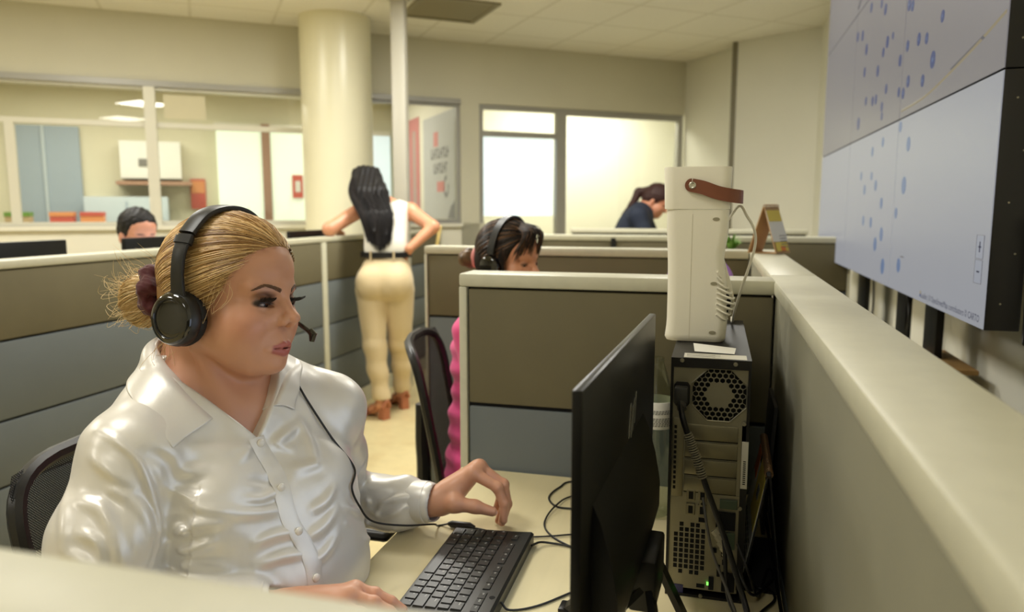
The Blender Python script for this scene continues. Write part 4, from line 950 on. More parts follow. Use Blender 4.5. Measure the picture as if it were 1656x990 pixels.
def sdf_mesh(f, lo, hi, h, B=8):
    lo = np.array(lo, np.float32); hi = np.array(hi, np.float32)
    nb = np.ceil((hi - lo) / (B * h)).astype(int) + 1
    I = np.stack(np.meshgrid(*[np.arange(n) for n in nb], indexing='ij'), -1).reshape(-1, 3)
    cen = lo + (I + 0.5) * B * h
    dc = np.concatenate([f(cen[i:i + 200000].astype(np.float32)) for i in range(0, len(cen), 200000)])
    I = I[np.abs(dc) < B * h * 0.87 * 1.6 + 0.004]
    g = np.stack(np.meshgrid(*[np.arange(B + 1)] * 3, indexing='ij'), -1).reshape(-1, 3)
    N = nb * B + 2
    keyf = lambda q: (q[..., 0].astype(np.int64) * N[1] + q[..., 1]) * N[2] + q[..., 2]
    VK, VP, Q = [], [], []
    corner = np.array([(x, y, z) for x in (0, 1) for y in (0, 1) for z in (0, 1)])
    edges = [(a, b) for a in range(8) for b in range(a + 1, 8) if np.abs(corner[a] - corner[b]).sum() == 1]
    CH = 24
    for s in range(0, len(I), CH):
        blk = I[s:s + CH]; base = blk[:, None, :] * B + g[None]
        P = (lo + base.reshape(-1, 3) * h).astype(np.float32)
        mn, mx = P.min(0), P.max(0)
        D = f(P, (mn + mx) / 2, float(np.linalg.norm(mx - mn) / 2)).reshape(len(blk), B + 1, B + 1, B + 1)
        S = D < 0
        cn = [S[:, c[0]:c[0] + B, c[1]:c[1] + B, c[2]:c[2] + B] for c in corner]
        tot = sum(x.astype(int) for x in cn); act = np.argwhere((tot > 0) & (tot < 8))
        if len(act) == 0: continue
        cd = np.stack([D[act[:, 0], act[:, 1] + c[0], act[:, 2] + c[1], act[:, 3] + c[2]] for c in corner], 1)
        acc = np.zeros((len(act), 3)); n = np.zeros(len(act))
        for a, b in edges:
            m = (cd[:, a] < 0) != (cd[:, b] < 0); t = np.where(m, cd[:, a] / (cd[:, a] - cd[:, b] + 1e-12), 0)
            acc += m[:, None] * (corner[a] + t[:, None] * (corner[b] - corner[a])); n += m
        cell = blk[act[:, 0]] * B + act[:, 1:]
        VK.append(keyf(cell)); VP.append(lo + (cell + acc / n[:, None]) * h)
        for ax in range(3):
            u, v = (ax + 1) % 3, (ax + 2) % 3
            e = np.eye(3, dtype=int)
            A0 = S[:, :B, :B, :B]; A1 = S[:, e[ax][0]:e[ax][0] + B, e[ax][1]:e[ax][1] + B, e[ax][2]:e[ax][2] + B]
            q = np.argwhere(A0 != A1)
            if len(q) == 0: continue
            c0 = blk[q[:, 0]] * B + q[:, 1:]; ins = A0[q[:, 0], q[:, 1], q[:, 2], q[:, 3]]
            k4 = np.stack([keyf(c0), keyf(c0 - e[u]), keyf(c0 - e[u] - e[v]), keyf(c0 - e[v])], 1)
            k4[~ins] = k4[~ins][:, ::-1]; Q.append(k4)
    VK = np.concatenate(VK); VP = np.concatenate(VP); Q = np.concatenate(Q)
    o = np.argsort(VK); VK = VK[o]; VP = VP[o]
    idx = np.clip(np.searchsorted(VK, Q), 0, len(VK) - 1); ok = (VK[idx] == Q).all(1)
    return VP.astype(np.float32), idx[ok]

def grad(f, V, e=0.0008):
    G = np.empty_like(V)
    for a in range(3):
        d = np.zeros(3, np.float32); d[a] = e; G[:, a] = (f(V + d) - f(V - d)) / (2 * e)
    return G
def project(f, V, it=2, mx=0.002):
    for _ in range(it):
        d = f(V); G = grad(f, V); s = d / ((G * G).sum(1) + 1e-6); st = G * s[:, None]
        L = np.linalg.norm(st, axis=1, keepdims=True); st *= np.minimum(1, mx / (L + 1e-9)); V = V - st
    return V
def np_mesh(name, V, F, mats, parent=None, cols=None, smooth=True, mi=None):
    me = bpy.data.meshes.new(name); V = np.asarray(V, np.float32)
    if parent is not None:
        off = np.zeros(3); q = parent
        while q is not None: off += np.array(q.location); q = q.parent
        V = V - off.astype(np.float32)
    F = np.asarray(F); n = F.shape[1]
    me.vertices.add(len(V)); me.vertices.foreach_set('co', V.ravel())
    me.loops.add(F.size); me.loops.foreach_set('vertex_index', F.ravel().astype(np.int32))
    me.polygons.add(len(F)); me.polygons.foreach_set('loop_start', np.arange(0, F.size, n, dtype=np.int32))
    try: me.polygons.foreach_set('loop_total', np.full(len(F), n, np.int32))
    except Exception: pass
    for m in (mats if isinstance(mats, (list, tuple)) else [mats]): me.materials.append(m)
    if mi is not None: me.polygons.foreach_set('material_index', np.asarray(mi, np.int32))
    me.polygons.foreach_set('use_smooth', [smooth] * len(F)); me.update(calc_edges=True); me.validate()
    if cols is not None:
        ca = me.color_attributes.new('Col', 'FLOAT_COLOR', 'POINT'); ca.data.foreach_set('color', np.concatenate([cols, np.ones((len(cols), 1))], 1).astype(np.float32).ravel())
    ob = bpy.data.objects.new(name, me); C.objects.link(ob)
    if parent is not None: ob.parent = parent
    return ob
def sdf_obj(name, f, lo, hi, h, mats, parent=None, colfn=None, proj=2):
    V, F = sdf_mesh(f, lo, hi, h); V = project(f, V, proj, h)
    return np_mesh(name, V, F, mats, parent, colfn(V) if colfn else None)
def rot(y=0, p=0, r=0):
    cy, sy, cp, sp, cr, sr = math.cos(y), math.sin(y), math.cos(p), math.sin(p), math.cos(r), math.sin(r)
    return np.array([[cy, -sy, 0], [sy, cy, 0], [0, 0, 1]]) @ np.array([[cp, 0, sp], [0, 1, 0], [-sp, 0, cp]]) @ np.array([[1, 0, 0], [0, cr, -sr], [0, sr, cr]])
def bumpy(P, s, seed=0):
    """smooth pseudo noise from sines, about -1..1"""
    r = np.random.default_rng(seed); o = np.zeros(len(P), np.float32)
    for i in range(5):
        d = r.normal(size=3); d /= np.linalg.norm(d); o += np.sin((P @ d.astype(np.float32)) * s * (0.7 + 0.35 * i) + r.uniform(0, 6.28)) / (1 + 0.4 * i)
    return o / 2.4
def strands(name, paths, rads, cols, mat, parent, sides=3):
    """paths (N,K,3): thin tubes, one colour each"""
    P = np.asarray(paths, np.float32); Nn, K, _ = P.shape
    T = np.gradient(P, axis=1); T /= np.linalg.norm(T, axis=2, keepdims=True) + 1e-9
    A = np.where(np.abs(T[..., 2:3]) < 0.9, np.array([0, 0, 1.0]), np.array([1.0, 0, 0])); U = np.cross(T, A); U /= np.linalg.norm(U, axis=2, keepdims=True) + 1e-9; W = np.cross(T, U)
    tap = np.interp(np.linspace(0, 1, K), [0, .15, .85, 1], [.5, 1, 1, .35]); R = np.asarray(rads)[:, None] * tap[None]
    V = np.stack([P + R[..., None] * (math.cos(2 * PI * j / sides) * U + math.sin(2 * PI * j / sides) * W) for j in range(sides)], 2)
    b = np.arange(Nn)[:, None, None] * K * sides + np.arange(K - 1)[None, :, None] * sides; j = np.arange(sides)[None, None]; j2 = (j + 1) % sides
    F = np.stack([b + j, b + j2, b + sides + j2, b + sides + j], -1).reshape(-1, 4)
    Cc = np.repeat(np.asarray(cols), K * sides, axis=0)
    return np_mesh(name, V.reshape(-1, 3), F, mat, parent, Cc)

# ------------------------------------------------------------------ heads, hands
def skin_mat(name): return pm(name, (210, 156, 128), 0.42, attr=True, sss=0.12, bump=(420, 0.10, 0.0004), spec=0.45)
M['skin'] = skin_mat('skin')
M['eye'] = pm('eye', (255, 255, 255), 0.08, attr=True)
M['hair'] = pm('hair_strands', (255, 255, 255), 0.42, attr=True, spec=0.5)
def L3(*c): return np.array(lin(c))
def add_head(S, H, R, s=1.0, detail=True, fem=True, plump=1.0):
    """H origin between the ears, R columns = forward, left, up"""
    H = np.array(H, float); R = np.array(R, float)
    W = lambda p: H + R @ (np.array(p, float) * s)
    E = lambda c, r, k=0.01, op='u', Rl=None: S.ell(W(c), np.array(r if hasattr(r, '__len__') else (r,) * 3) * s, k, R if Rl is None else R @ Rl, op)
    K = lambda a, b, ra, rb, k=0.01, op='u': S.cone(W(a), W(b), ra * s, rb * s, k, op)
    E((-.014, 0, .05), (.090, .073, .078), .02)
    E((.030, 0, .052), (.060, .061, .052), .03)
    E((.032, 0, -.012), (.056, .058, .066), .02)
    E((-.03, 0, -.01), (.06, .06, .06), .03)
    for y in (-1, 1):
        E((.052, y * .035, -.022), (.034, .030 * plump, .032), .018)
        E((.040, y * .040, -.048), (.032, .024 * plump, .030), .02)
        K((-.006, y * .054, -.04), (.055, y * .022, -.078), .018, .018, .02)
    E((.045, 0, -.062), (.040, .044, .030), .02)
    K((.040, 0, -.070), (-.03, 0, -.066), .022, .036, .025)
    E((.072, 0, -.080), (.0205, .022, .0155), .014)
    E((.068, 0, -.050), (.0285, .030, .027), .014)
    K((.084, 0.008, .0265), (.068, .044, .029), .0085, .008, .014); K((.084, -.008, .0265), (.068, -.044, .029), .0085, .008, .014)
    if detail:
        for y in (-1, 1):
            E((.0935, y * .030, .0075), (.0125, .0165, .0095), .012, 's')
    for y in (-1, 1): E((.079, y * .017, -.010), (.0165, .0130, .0170), .012)
    K((.0835, 0, .024), (.1010, 0, -.006), .0070, .0080, .010)
    E((.1065, 0, -.0125), (.0105, .0098, .0090), .006)
    for y in (-1, 1):
        E((.0965, y * .0125, -.0175), (.0105, .0070, .0078), .005)
    E((.100, 0, -.0225), (.009, .0045, .005), .004)
    if detail:
        for y in (-1, 1):
            E((.1028, y * .0080, -.0238), (.0056, .0036, .0040), .0025, 's')
            E((.0722, y * .0312, .0075), (.0136, .0142, .0136), .003)
            ey = rot(0, 0, y * 0.10)
            E((.0862, y * .0318, .0045), (.0085, .0132, .0023), .0012, 's', ey)
        K((.0965, 0.0045, -.0508), (.0830, .0265, -.0576), .0040, .0026, .004); K((.0965, -.0045, -.0508), (.0830, -.0265, -.0576), .0040, .0026, .004)
        K((.0940, .003, -.0620), (.0832, .0240, -.0588), .0056, .0026, .004); K((.0940, -.003, -.0620), (.0832, -.0240, -.0588), .0056, .0026, .004)
        E((.1000, 0, -.0568), (.0125, .0255, .0008), .0014, 's')
        E((.1005, 0, -.038), (.006, .0022, .008), .005, 's')
    for y in (-1, 1):
        E((-.006, y * .0745, -.004), (.017, .008, .029), .006, 'u', rot(y * -.35, 0.12, 0))
    return W
def eye_obj(W, R, y, parent, s=1.0, look=(1, 0, -.1)):
    V, F = [], []
    b = MB(); b.ball((0, 0, 0), 1.0, 0, 32, 24); V = np.array(b.v)
    c = W((.0722, y * .0312, .0075)); lk = R @ (np.array(look) / np.linalg.norm(look)); dd = V @ lk
    cols = np.where((dd > 0.962)[:, None], L3(12, 10, 10), np.where((dd > 0.84)[:, None], L3(40, 26, 19), L3(150, 132, 124)))
    fs = [q if len(q) == 4 else q + [q[2]] for q in b.f]
    me = bpy.data.meshes.new('eye'); me.from_pydata([tuple(c + v * .0125 * s - np.array(parent.location)) for v in V], [], b.f); me.materials.append(M['eye'])
    ca = me.color_attributes.new('Col', 'FLOAT_COLOR', 'POINT'); ca.data.foreach_set('color', np.concatenate([cols, np.ones((len(cols), 1))], 1).astype(np.float32).ravel())
    me.polygons.foreach_set('use_smooth', [True] * len(me.polygons)); ob = bpy.data.objects.new('eye', me); C.objects.link(ob); ob.parent = parent
    return ob
def add_hand(S, wrist, fingers, thumb, wr=0.023, fr=0.0088, k=0.006, flat=None):
    """fingers: lists of 4 joints (knuckle .. tip); thumb: list of 4 joints"""
    w = np.array(wrist, float); scale = [1.0, 1.04, 0.98, 0.86]
    for f, sc_ in zip(fingers, scale):
        f = [np.array(q, float) for q in f]; r = fr * sc_
        S.cone(w + (f[0] - w) * 0.12, f[0], wr * 0.72, r * 1.22, 0.014)
        S.chain(f, [r * 1.12, r * 0.98, r * 0.88, r * 0.70], k * 0.6)
        S.ell(f[1], r * 1.02, 0.004)
    m = [np.array(f[0], float) for f in fingers]
    for i in range(3): S.cone(m[i], m[i + 1], fr * 1.1, fr * 1.05, 0.01)
    S.cone(w + (m[1] - w) * .3, w + (m[1] - w) * .85, wr * .75, fr * 1.3, 0.012); S.cone(w + (m[2] - w) * .3, w + (m[2] - w) * .85, wr * .75, fr * 1.3, 0.012)
    t = [np.array(q, float) for q in thumb]
    S.chain(t, [wr * 0.72, fr * 1.45, fr * 1.12, fr * 0.86], 0.008)
    S.cone(t[1], (m[0] + w) / 2, fr * 1.1, fr * 1.2, 0.012)
def nail(parent, tip, prev, up, r, mat):
    d = np.array(tip, float) - np.array(prev, float); d /= np.linalg.norm(d); up = np.array(up, float); up -= d * (up @ d); up /= np.linalg.norm(up); sd = np.cross(d, up)
    b = MB(); c = np.array(tip) - d * r * 0.1 + up * r * 0.55; b.ball((0, 0, 0), 1.0, 0, 14, 8)
    b.v = [tuple(c + d * v[0] * r * 1.25 + sd * v[1] * r * 0.72 + up * (v[2] * r * 0.28 - 0.25 * r * v[1] ** 2 - 0.1 * r * v[0] ** 2)) for v in b.v]
    return b.build('fingernail', mat, parent, world=True)
def hair_strands(name, W, R, s, parent, n, cen, rad, target, hairside, colset, seed, thick=0.0006, lift=0.012, sag=0.0, K=14, off=(0.0, 0.03), wave=0.0, cut=1.0):
    """strands combed over the ellipsoid cen, rad (head frame) to the target point"""
    r = np.random.default_rng(seed); cen = np.array(cen); rad = np.array(rad); out = []; cols = []; rr = []
    tdir = (np.array(target) - cen) / rad; tdir /= np.linalg.norm(tdir)
    tries = 0
    while len(out) < n and tries < n * 40:
        tries += 1
        d = r.normal(size=3); d /= np.linalg.norm(d); p = cen + d * rad
        if not hairside(p): continue
        ang = math.acos(np.clip(d @ tdir, -1, 1))
        if ang < 0.12: continue
        t = np.linspace(0, cut, K)
        q = np.stack([(math.sin((1 - a) * ang) * d + math.sin(a * ang) * tdir) / math.sin(ang) for a in t])
        q[:, 2] -= sag * np.sin(PI * t) * (1 - abs(d[2]))
        q /= np.linalg.norm(q, axis=1, keepdims=True)
        o = r.uniform(*off); lump = 0.012 * math.sin(14 * math.atan2(d[1], d[2]) + 5 * d[0]) + 0.006 * math.sin(37 * math.atan2(d[1], d[2]))
        h = 1 + (o + lump * np.sin(PI * np.clip(t * 1.1, 0, 1))) * np.minimum(1, t * 5 + .15)
        pts = cen + q * rad * h[:, None]
        pts += wave * np.sin(t * 9 + r.uniform(0, 6))[:, None] * r.normal(size=3)
        out.append(np.array([W(x) for x in pts])); c = colset[r.integers(len(colset))]; cols.append(L3(*c) * r.uniform(.8, 1.2)); rr.append(thick * r.uniform(.7, 1.3))
    return strands(name, out, rr, cols, M['hair'], parent)
# ------------------------------------------------------------------ woman in the white blouse
WO = empty('person', (-0.72, 0.95, 0.0), 0, 'blonde woman in a white satin blouse wearing a headset, seated at the keyboard', 'person')
HP = np.array([-0.691, 0.942, 1.180]); HR = rot(math.radians(-2.6), math.radians(1.5), math.radians(-5.2)); HSC = 1.012
FW, LF = np.array([0.906, -0.423, 0]), np.array([0.423, 0.906, 0]); RT = rot(math.radians(-25))
TC = np.array([-0.70, 0.955, 0.0])
up3 = np.array([0, 0, 1.0])
def TZ(z):
    zc = min(z, .985) + max(0, z - .985) * .25
    return TC + FW * (-.25 * (zc - .88)) + LF * (-.13 * (zc - .87)) + up3 * z   # the spine leans back and to her right
SR, ER, WRi = np.array([-.752, .797, .990]), np.array([-.745, .715, .80]), np.array([-.565, .815, .785])
SL, EL, WLf = np.array([-.622, 1.09, .985]), np.array([-.68, 1.20, .785]), np.array([-.478, 1.192, .797])
up3 = np.array([0, 0, 1.0])
def torso(S, g=0.0, k=0.05):
    S.ell(TZ(.93) - FW * .012, (.108 + g, .158 + g, .17 + g), k, RT)
    for y in (-1, 1): S.ell(TZ(.885) + FW * .066 + LF * y * .074, (.066 + g, .074 + g, .076 + g), k, RT)
    S.ell(TZ(.765) + FW * .018, (.125 + g, .158 + g, .14 + g), k, RT)
    S.ell(TZ(.60) + FW * .0, (.14 + g, .18 + g, .13 + g), k, RT)
    S.cone(TZ(1.045) - LF * .05 - FW * .015, SR, .048 + g, .05 + g, k); S.cone(TZ(1.045) + LF * .05 - FW * .015, SL, .048 + g, .05 + g, k)
B_ = SDF()
hW = add_head(B_, HP, HR, HSC, True, True, 1.08)
B_.cone(hW((-.034, 0, -.05)), TZ(1.05) - FW * .03, .050, .060, .015)
B_.cone(hW((-.042, 0, -.03)), TZ(1.06) - FW * .05, .050, .060, .02)
# faint neck cords and collar bones
B_.cone(hW((-.012, -.052, -.062)), TZ(1.035) + FW * .062 - LF * .012, .009, .008, .014); B_.cone(hW((-.012, .052, -.062)), TZ(1.035) + FW * .062 + LF * .012, .009, .008, .014)
torso(B_, -0.008, 0.045)
B_.chain([SR, ER, WRi], [.05, .042, .026], .02); B_.chain([SL, EL, WLf], [.05, .042, .026], .02)
for y in (-1, 1):
    hip = TZ(.56) + LF * y * .09; kn = np.array([-.30, .95 + y * .10, .555]); an = np.array([-.33, .95 + y * .10, .09])
    B_.chain([hip, kn, an], [.085, .058, .036], .03); B_.cone(an - up3 * .05, an + np.array([.15, 0, -.06]), .034, .026, .02)
# left hand, fingertips on the desk
LFi = [[(-.405, 1.212, .852), (-.361, 1.216, .829), (-.348, 1.216, .800), (-.348, 1.212, .770)],
       [(-.402, 1.233, .855), (-.357, 1.240, .825), (-.349, 1.238, .790), (-.357, 1.232, .757)],
       [(-.406, 1.253, .849), (-.364, 1.261, .818), (-.357, 1.257, .783), (-.368, 1.248, .752)],
       [(-.414, 1.270, .840), (-.379, 1.278, .812), (-.372, 1.274, .786), (-.380, 1.266, .760)]]
LTh = [(-.456, 1.190, .797), (-.428, 1.180, .805), (-.393, 1.186, .801), (-.364, 1.196, .791)]
add_hand(B_, WLf + np.array([.012, 0, .0]), LFi, LTh, .027, .0099)
RFi = [[(-.466, .8765, .797), (-.440, .884, .790), (-.418, .889, .779), (-.402, .893, .768)],
       [(-.464, .857, .798), (-.431, .862, .790), (-.410, .866, .778), (-.395, .868, .766)],
       [(-.470, .838, .793), (-.440, .840, .785), (-.420, .842, .775), (-.406, .843, .765)],
       [(-.478, .820, .786), (-.453, .820, .778), (-.438, .820, .770), (-.427, .821, .763)]]
RTh = [(-.535, .845, .778), (-.500, .882, .776), (-.475, .899, .768), (-.453, .905, .763)]
add_hand(B_, WRi + np.array([.015, .005, .003]), RFi, RTh, .025, .0090)
HRT = HR.T
def skin_cols(V):
    n = len(V); c = np.tile(L3(204, 150, 120), (n, 1)); q = (V - HP) @ HR / HSC
    def mask(cen, r, sharp=1.0): return np.clip((1 - np.sqrt((((q - np.array(cen)) / np.array(r)) ** 2).sum(1))) * sharp, 0, 1)[:, None]
    for y in (-1, 1):
        c = c + mask((.065, y * .048, -.025), (.045, .03, .03)) * 0.5 * (L3(206, 134, 112) - c)           # blush
        m = mask((.083, y * .034, .0135), (.02, .022, .0125), 2.2); c = c + m * 0.75 * (L3(96, 62, 50) - c)  # eye shadow
        m = mask((.083, y * .0375, .0072), (.015, .0225, .0066), 3.0); c = c + m * 0.95 * (L3(28, 20, 18) - c)  # eyeliner
        m = mask((.1035, y * .0082, -.0245), (.006, .0042, .0042), 3.0); c = c + m * 0.75 * (L3(96, 50, 40) - c)  # nostril shade painted into the skin colour
    S2 = SDF()
    S2.cone((.0970, .0045, -.0510), (.0845, .0290, -.0580), .0040, .0020, .003); S2.cone((.0970, -.0045, -.0510), (.0845, -.0290, -.0580), .0040, .0020, .003)
    S2.cone((.0945, .003, -.0620), (.0845, .0260, -.0590), .0056, .0022, .003); S2.cone((.0945, -.003, -.0620), (.0845, -.0260, -.0590), .0056, .0022, .003)
    d = S2(q.astype(np.float32)); m = (np.clip((0.0018 - d) / 0.0012, 0, 1) * np.clip((.0238 - np.abs(q[:, 1])) / .003, 0, 1))[:, None]
    c = c + m * 0.92 * (L3(172, 92, 86) - c)
    m = np.clip(1 - np.abs(q[:, 2] + .0566) / .0012, 0, 1)[:, None] * (q[:, 0] > .083)[:, None] * (np.abs(q[:, 1]) < .021)[:, None]; c = c + m * .7 * (L3(92, 40, 38) - c)
    return c
sdf_obj('body', B_, (-.92, .60, .02), (-.12, 1.36, 1.34), 0.0019, M['skin'], WO, skin_cols)
for y in (-1, 1): eye_obj(hW, HR, y, WO, look=(1, .1, -.28))
LASH = pm('lash_black', (14, 12, 12), 0.5)
for y in (-1, 1):
    P_, rr = [], []; r = np.random.default_rng(5)
    for k in range(110):
        a = -0.95 + 1.95 * k / 109
        p0 = np.array((.0722 + .0143 * math.cos(a * .95), y * (.0312 + .0136 * math.sin(a * .95)), .0082 + .0012 * math.cos(a)))
        d = np.array((math.cos(a * .8), y * math.sin(a * .8) * (1.1 if a > 0 else .8), 0.18 + .22 * r.random())); ln = .0095 + .005 * max(0, a)
        P_.append(np.array([hW(p0 + d * ln * t + np.array((0, 0, .0045 * t * t - .0012 * t))) for t in np.linspace(0, 1, 6)])); rr.append(.00038)
    strands('eyelashes', P_, rr, np.tile(L3(12, 10, 10), (110, 1)), M['hair'], WO)
    P_, rr, cc = [], [], []
    for k in range(240):
        u = r.random(); v = r.uniform(-1, 1); yy = .011 + .037 * u; zz = .0245 + .0085 * math.sin(min(1, u / .75) * PI / 2) - .007 * max(0, u - .62) / .38 + v * (.0030 * (1 - .72 * u))
        p = np.array((.0, y * yy, zz)); xx = .100
        P0_ = np.array([hW((.105 - .0045, y * yy, zz))], np.float32)
        for _ in range(12):
            dd = B_(P0_); P0_ = P0_ - (HR[:, 0] * dd[:, None]).astype(np.float32)
        b0 = P0_[0]
        dl = HR @ np.array((-.0015, y * .0052, .0022 - .0034 * u)); P_.append(np.array([b0 + HR[:, 0] * .0004 + dl * t + HR[:, 0] * .0005 * math.sin(PI * t) - HR[:, 0] * .0014 * u * t for t in np.linspace(0, 1, 4)])); rr.append(.00033); cc.append(L3(112, 78, 52) * r.uniform(.7, 1.1))
    strands('eyebrow', P_, rr, cc, M['hair'], WO)
NAIL = pm('nail_pink', (236, 188, 174), 0.22, coat=0.4)
BODY = [o for o in WO.children if o.name.startswith('body')][0]
def sub_nail(tip, prev, up, r): return nail(WO, tip, prev, up, r, NAIL)
sub_nail(LTh[3], LTh[2], (-.15, -.9, .5), .0080)
for f in LFi: sub_nail(f[3], f[2], (1, -.25, .25), .0062)
for f in RFi: sub_nail(f[3], f[2], (.2, 0, 1), .0062)
# hair: combed back cap, strands, bun, hair tie
BL = [(214, 176, 116), (232, 200, 146), (190, 150, 92), (164, 124, 72), (222, 186, 128), (140, 104, 62)]
HN = np.array((.794, 0, -.607))
def hside(p): return (p[0] * HN[0] + p[2] * HN[2]) < .0150 + .004 * math.sin(p[1] * 60) and not (p[2] < -.055) and not (p[0] > -.02 and p[2] < -.03)
Hc = SDF()
Hc.ell(hW((-.006, 0, .047)), (.1005, .0805, .0875), .01, HR); Hc.ell(hW((-.045, 0, .0)), (.060, .064, .062), .03, HR)
nW = HR @ HN; Hc._add('i', .016, lambda P: ((P - HP.astype(np.float32)) @ nW.astype(np.float32) - .016), (0, 0, 0), 1e3)
HAIR = sdf_obj('hair', Hc, HP - .16, HP + .18, .0022, M['hair'], WO, lambda V: np.tile(L3(150, 112, 64), (len(V), 1)) * (1 + .25 * bumpy(V, 160, 3))[:, None])
BUN = (-.126, -.012, .010)
hair_strands('hair_strands', hW, HR, 1, HAIR, 8000, (-.006, 0, .046), (.1020, .0820, .0890), (-.110, -.004, .012), hside, BL, 3, .00055, off=(.0, .028), sag=.10)
hair_strands('hair_strands', hW, HR, 1, HAIR, 1400, (-.040, 0, .0), (.063, .067, .066), (-.108, -.004, .006), lambda p: p[0] < 0.0 and p[2] < .02 and p[2] > -.07 and abs(p[1]) > .01, BL, 4, .0005, off=(.0, .03), sag=-.05)
r = np.random.default_rng(9)
hair_strands('bun_strands', hW, HR, 1, HAIR, 2600, (-.146, -.014, -.004), (.030, .031, .036), (-.120, -.012, .010), lambda p: True, [(232, 204, 152), (240, 216, 168), (214, 180, 122), (196, 158, 102)], 14, .0006, off=(0, .14), wave=.0008, K=12)
P_, cc, rr = [], [], []
for k in range(120):
    a = r.uniform(0, 2 * PI); p = np.array((-.150, -.014 + .024 * math.cos(a), .0 + .028 * math.sin(a))); d = np.array((-.012 - .024 * r.random(), .012 * math.cos(a) + r.normal() * .008, .012 * math.sin(a) + r.normal() * .012)); cv = r.normal(size=3) * .011
    P_.append(np.array([hW(p + d * t + cv * math.sin(PI * t)) for t in np.linspace(0, 1, 9)])); cc.append(L3(236, 210, 160)); rr.append(.00035)
strands('bun_wisps', P_, rr, cc, M['hair'], HAIR)
P_, cc, rr = [], [], []
for k in range(110):   # fly-aways round the tie, nape and temple
    w_ = 2 if k < 14 else k % 2
    if w_ == 0: p = np.array(BUN) + r.normal(size=3) * .016; d = np.array((-.03 - .03 * r.random(), r.normal() * .02, r.normal() * .03 + .012))
    elif w_ == 1: p = np.array((-.06 - .02 * r.random(), -.05 * r.random() - .01, -.055)); d = np.array((-.01 + r.normal() * .015, r.normal() * .015, -.035 - .025 * r.random()))
    else: p = np.array((.028 + .03 * r.random(), -.069, .022 + .03 * r.random())); d = np.array((-.016 + .008 * r.normal(), -.008, -.028 - .012 * r.random()))
    cv = r.normal(size=3) * .010
    P_.append(np.array([hW(p + d * t + cv * math.sin(PI * t)) for t in np.linspace(0, 1, 9)])); cc.append(L3(222, 190, 136)); rr.append(.00028)
strands('loose_hairs', P_, rr, cc, M['hair'], HAIR)
Bs = SDF(); Bs.ell(hW((-.146, -.014, -.004)), (.0285, .0295, .0345), .01, HR); Bs.ell(hW((-.112, -.006, .01)), (.02, .02, .02), .012, HR)
sdf_obj('bun', Bs, HP - .22, HP + .1, .0024, M['hair'], HAIR, lambda V: np.tile(L3(176, 138, 84), (len(V), 1)))
Tt = SDF(); axr = rot(0, -.15, 0)
for k in range(26):
    a = 2 * PI * k / 26; a2 = 2 * PI * (k + 1) / 26; rad = .0260; jj = .0035 * math.sin(5 * a)
    pt = lambda q, j: hW(np.array((-.118 + j, -.012, .010)) + axr @ np.array((0, math.cos(q) * rad, math.sin(q) * rad * 1.15)))
    Tt.cone(pt(a, jj), pt(a2, .0035 * math.sin(5 * a2)), .0120 + .0030 * math.sin(7 * a), .0120 + .0030 * math.sin(7 * a2), .004)
Tt.warp(lambda P: .0022 * bumpy(P, 330, 8) + .0008 * bumpy(P, 800, 9))
sdf_obj('hair_tie', Tt, HP - .2, HP + .12, .0016, pm('wine_velvet', (74, 16, 24), 0.8, sheen=0.25, bump=(600, .3, .0006)), WO)
# blouse
M['satin'] = pm('white_satin', (230, 227, 221), 0.38, metal=0.26, spec=0.5, sheen=0.1, bump=(18, 0.30, 0.004), stretch=(1.0, 1.0, .6))
Sh = SDF(); torso(Sh, .010, .05)
Sh.cone(SR, (SR + ER) / 2 + np.array([-.004, -.006, 0]), .058, .066, .03); Sh.cone((SR + ER) / 2 + np.array([-.004, -.006, 0]), ER, .066, .064, .02); Sh.cone(ER, WRi + (ER - WRi) * .12, .062, .040, .02)
Sh.cone(SL, (SL + EL) / 2, .056, .062, .03); Sh.cone((SL + EL) / 2, EL, .062, .056, .02); Sh.cone(EL, WLf + (EL - WLf) * .28, .054, .046, .02); Sh.ell(EL * .35 + WLf * .65 - up3 * .022, (.06, .04, .030), .02)
Sh.cone(WLf + (EL - WLf) * .30, WLf + (EL - WLf) * .03, .0375, .0365, .006); Sh.cone(WRi + (ER - WRi) * .25, WRi + (ER - WRi) * .06, .037, .036, .006)
def gauss(P, c, r): return np.exp(-(((P - np.array(c, np.float32)) / np.array(r, np.float32)) ** 2).sum(1))
def fold(P, a, b, wid, amp, phase=0.0, freq=0.0):
    """a soft ridge from a to b"""
    a = np.array(a, np.float32); b = np.array(b, np.float32); ba = b - a; t = np.clip((P - a) @ ba / (ba @ ba), 0, 1); d = P - a - t[:, None] * ba
    dd = (d * d).sum(1); return -1.45 * amp * np.sin(PI * np.clip(t * .96 + .04, 0, 1)) * np.exp(-dd / wid ** 2)
armR = TZ(.90) + LF * -.135 + FW * .05; bustR = TZ(.875) + FW * .125 - LF * .075; bustL = TZ(.875) + FW * .125 + LF * .075
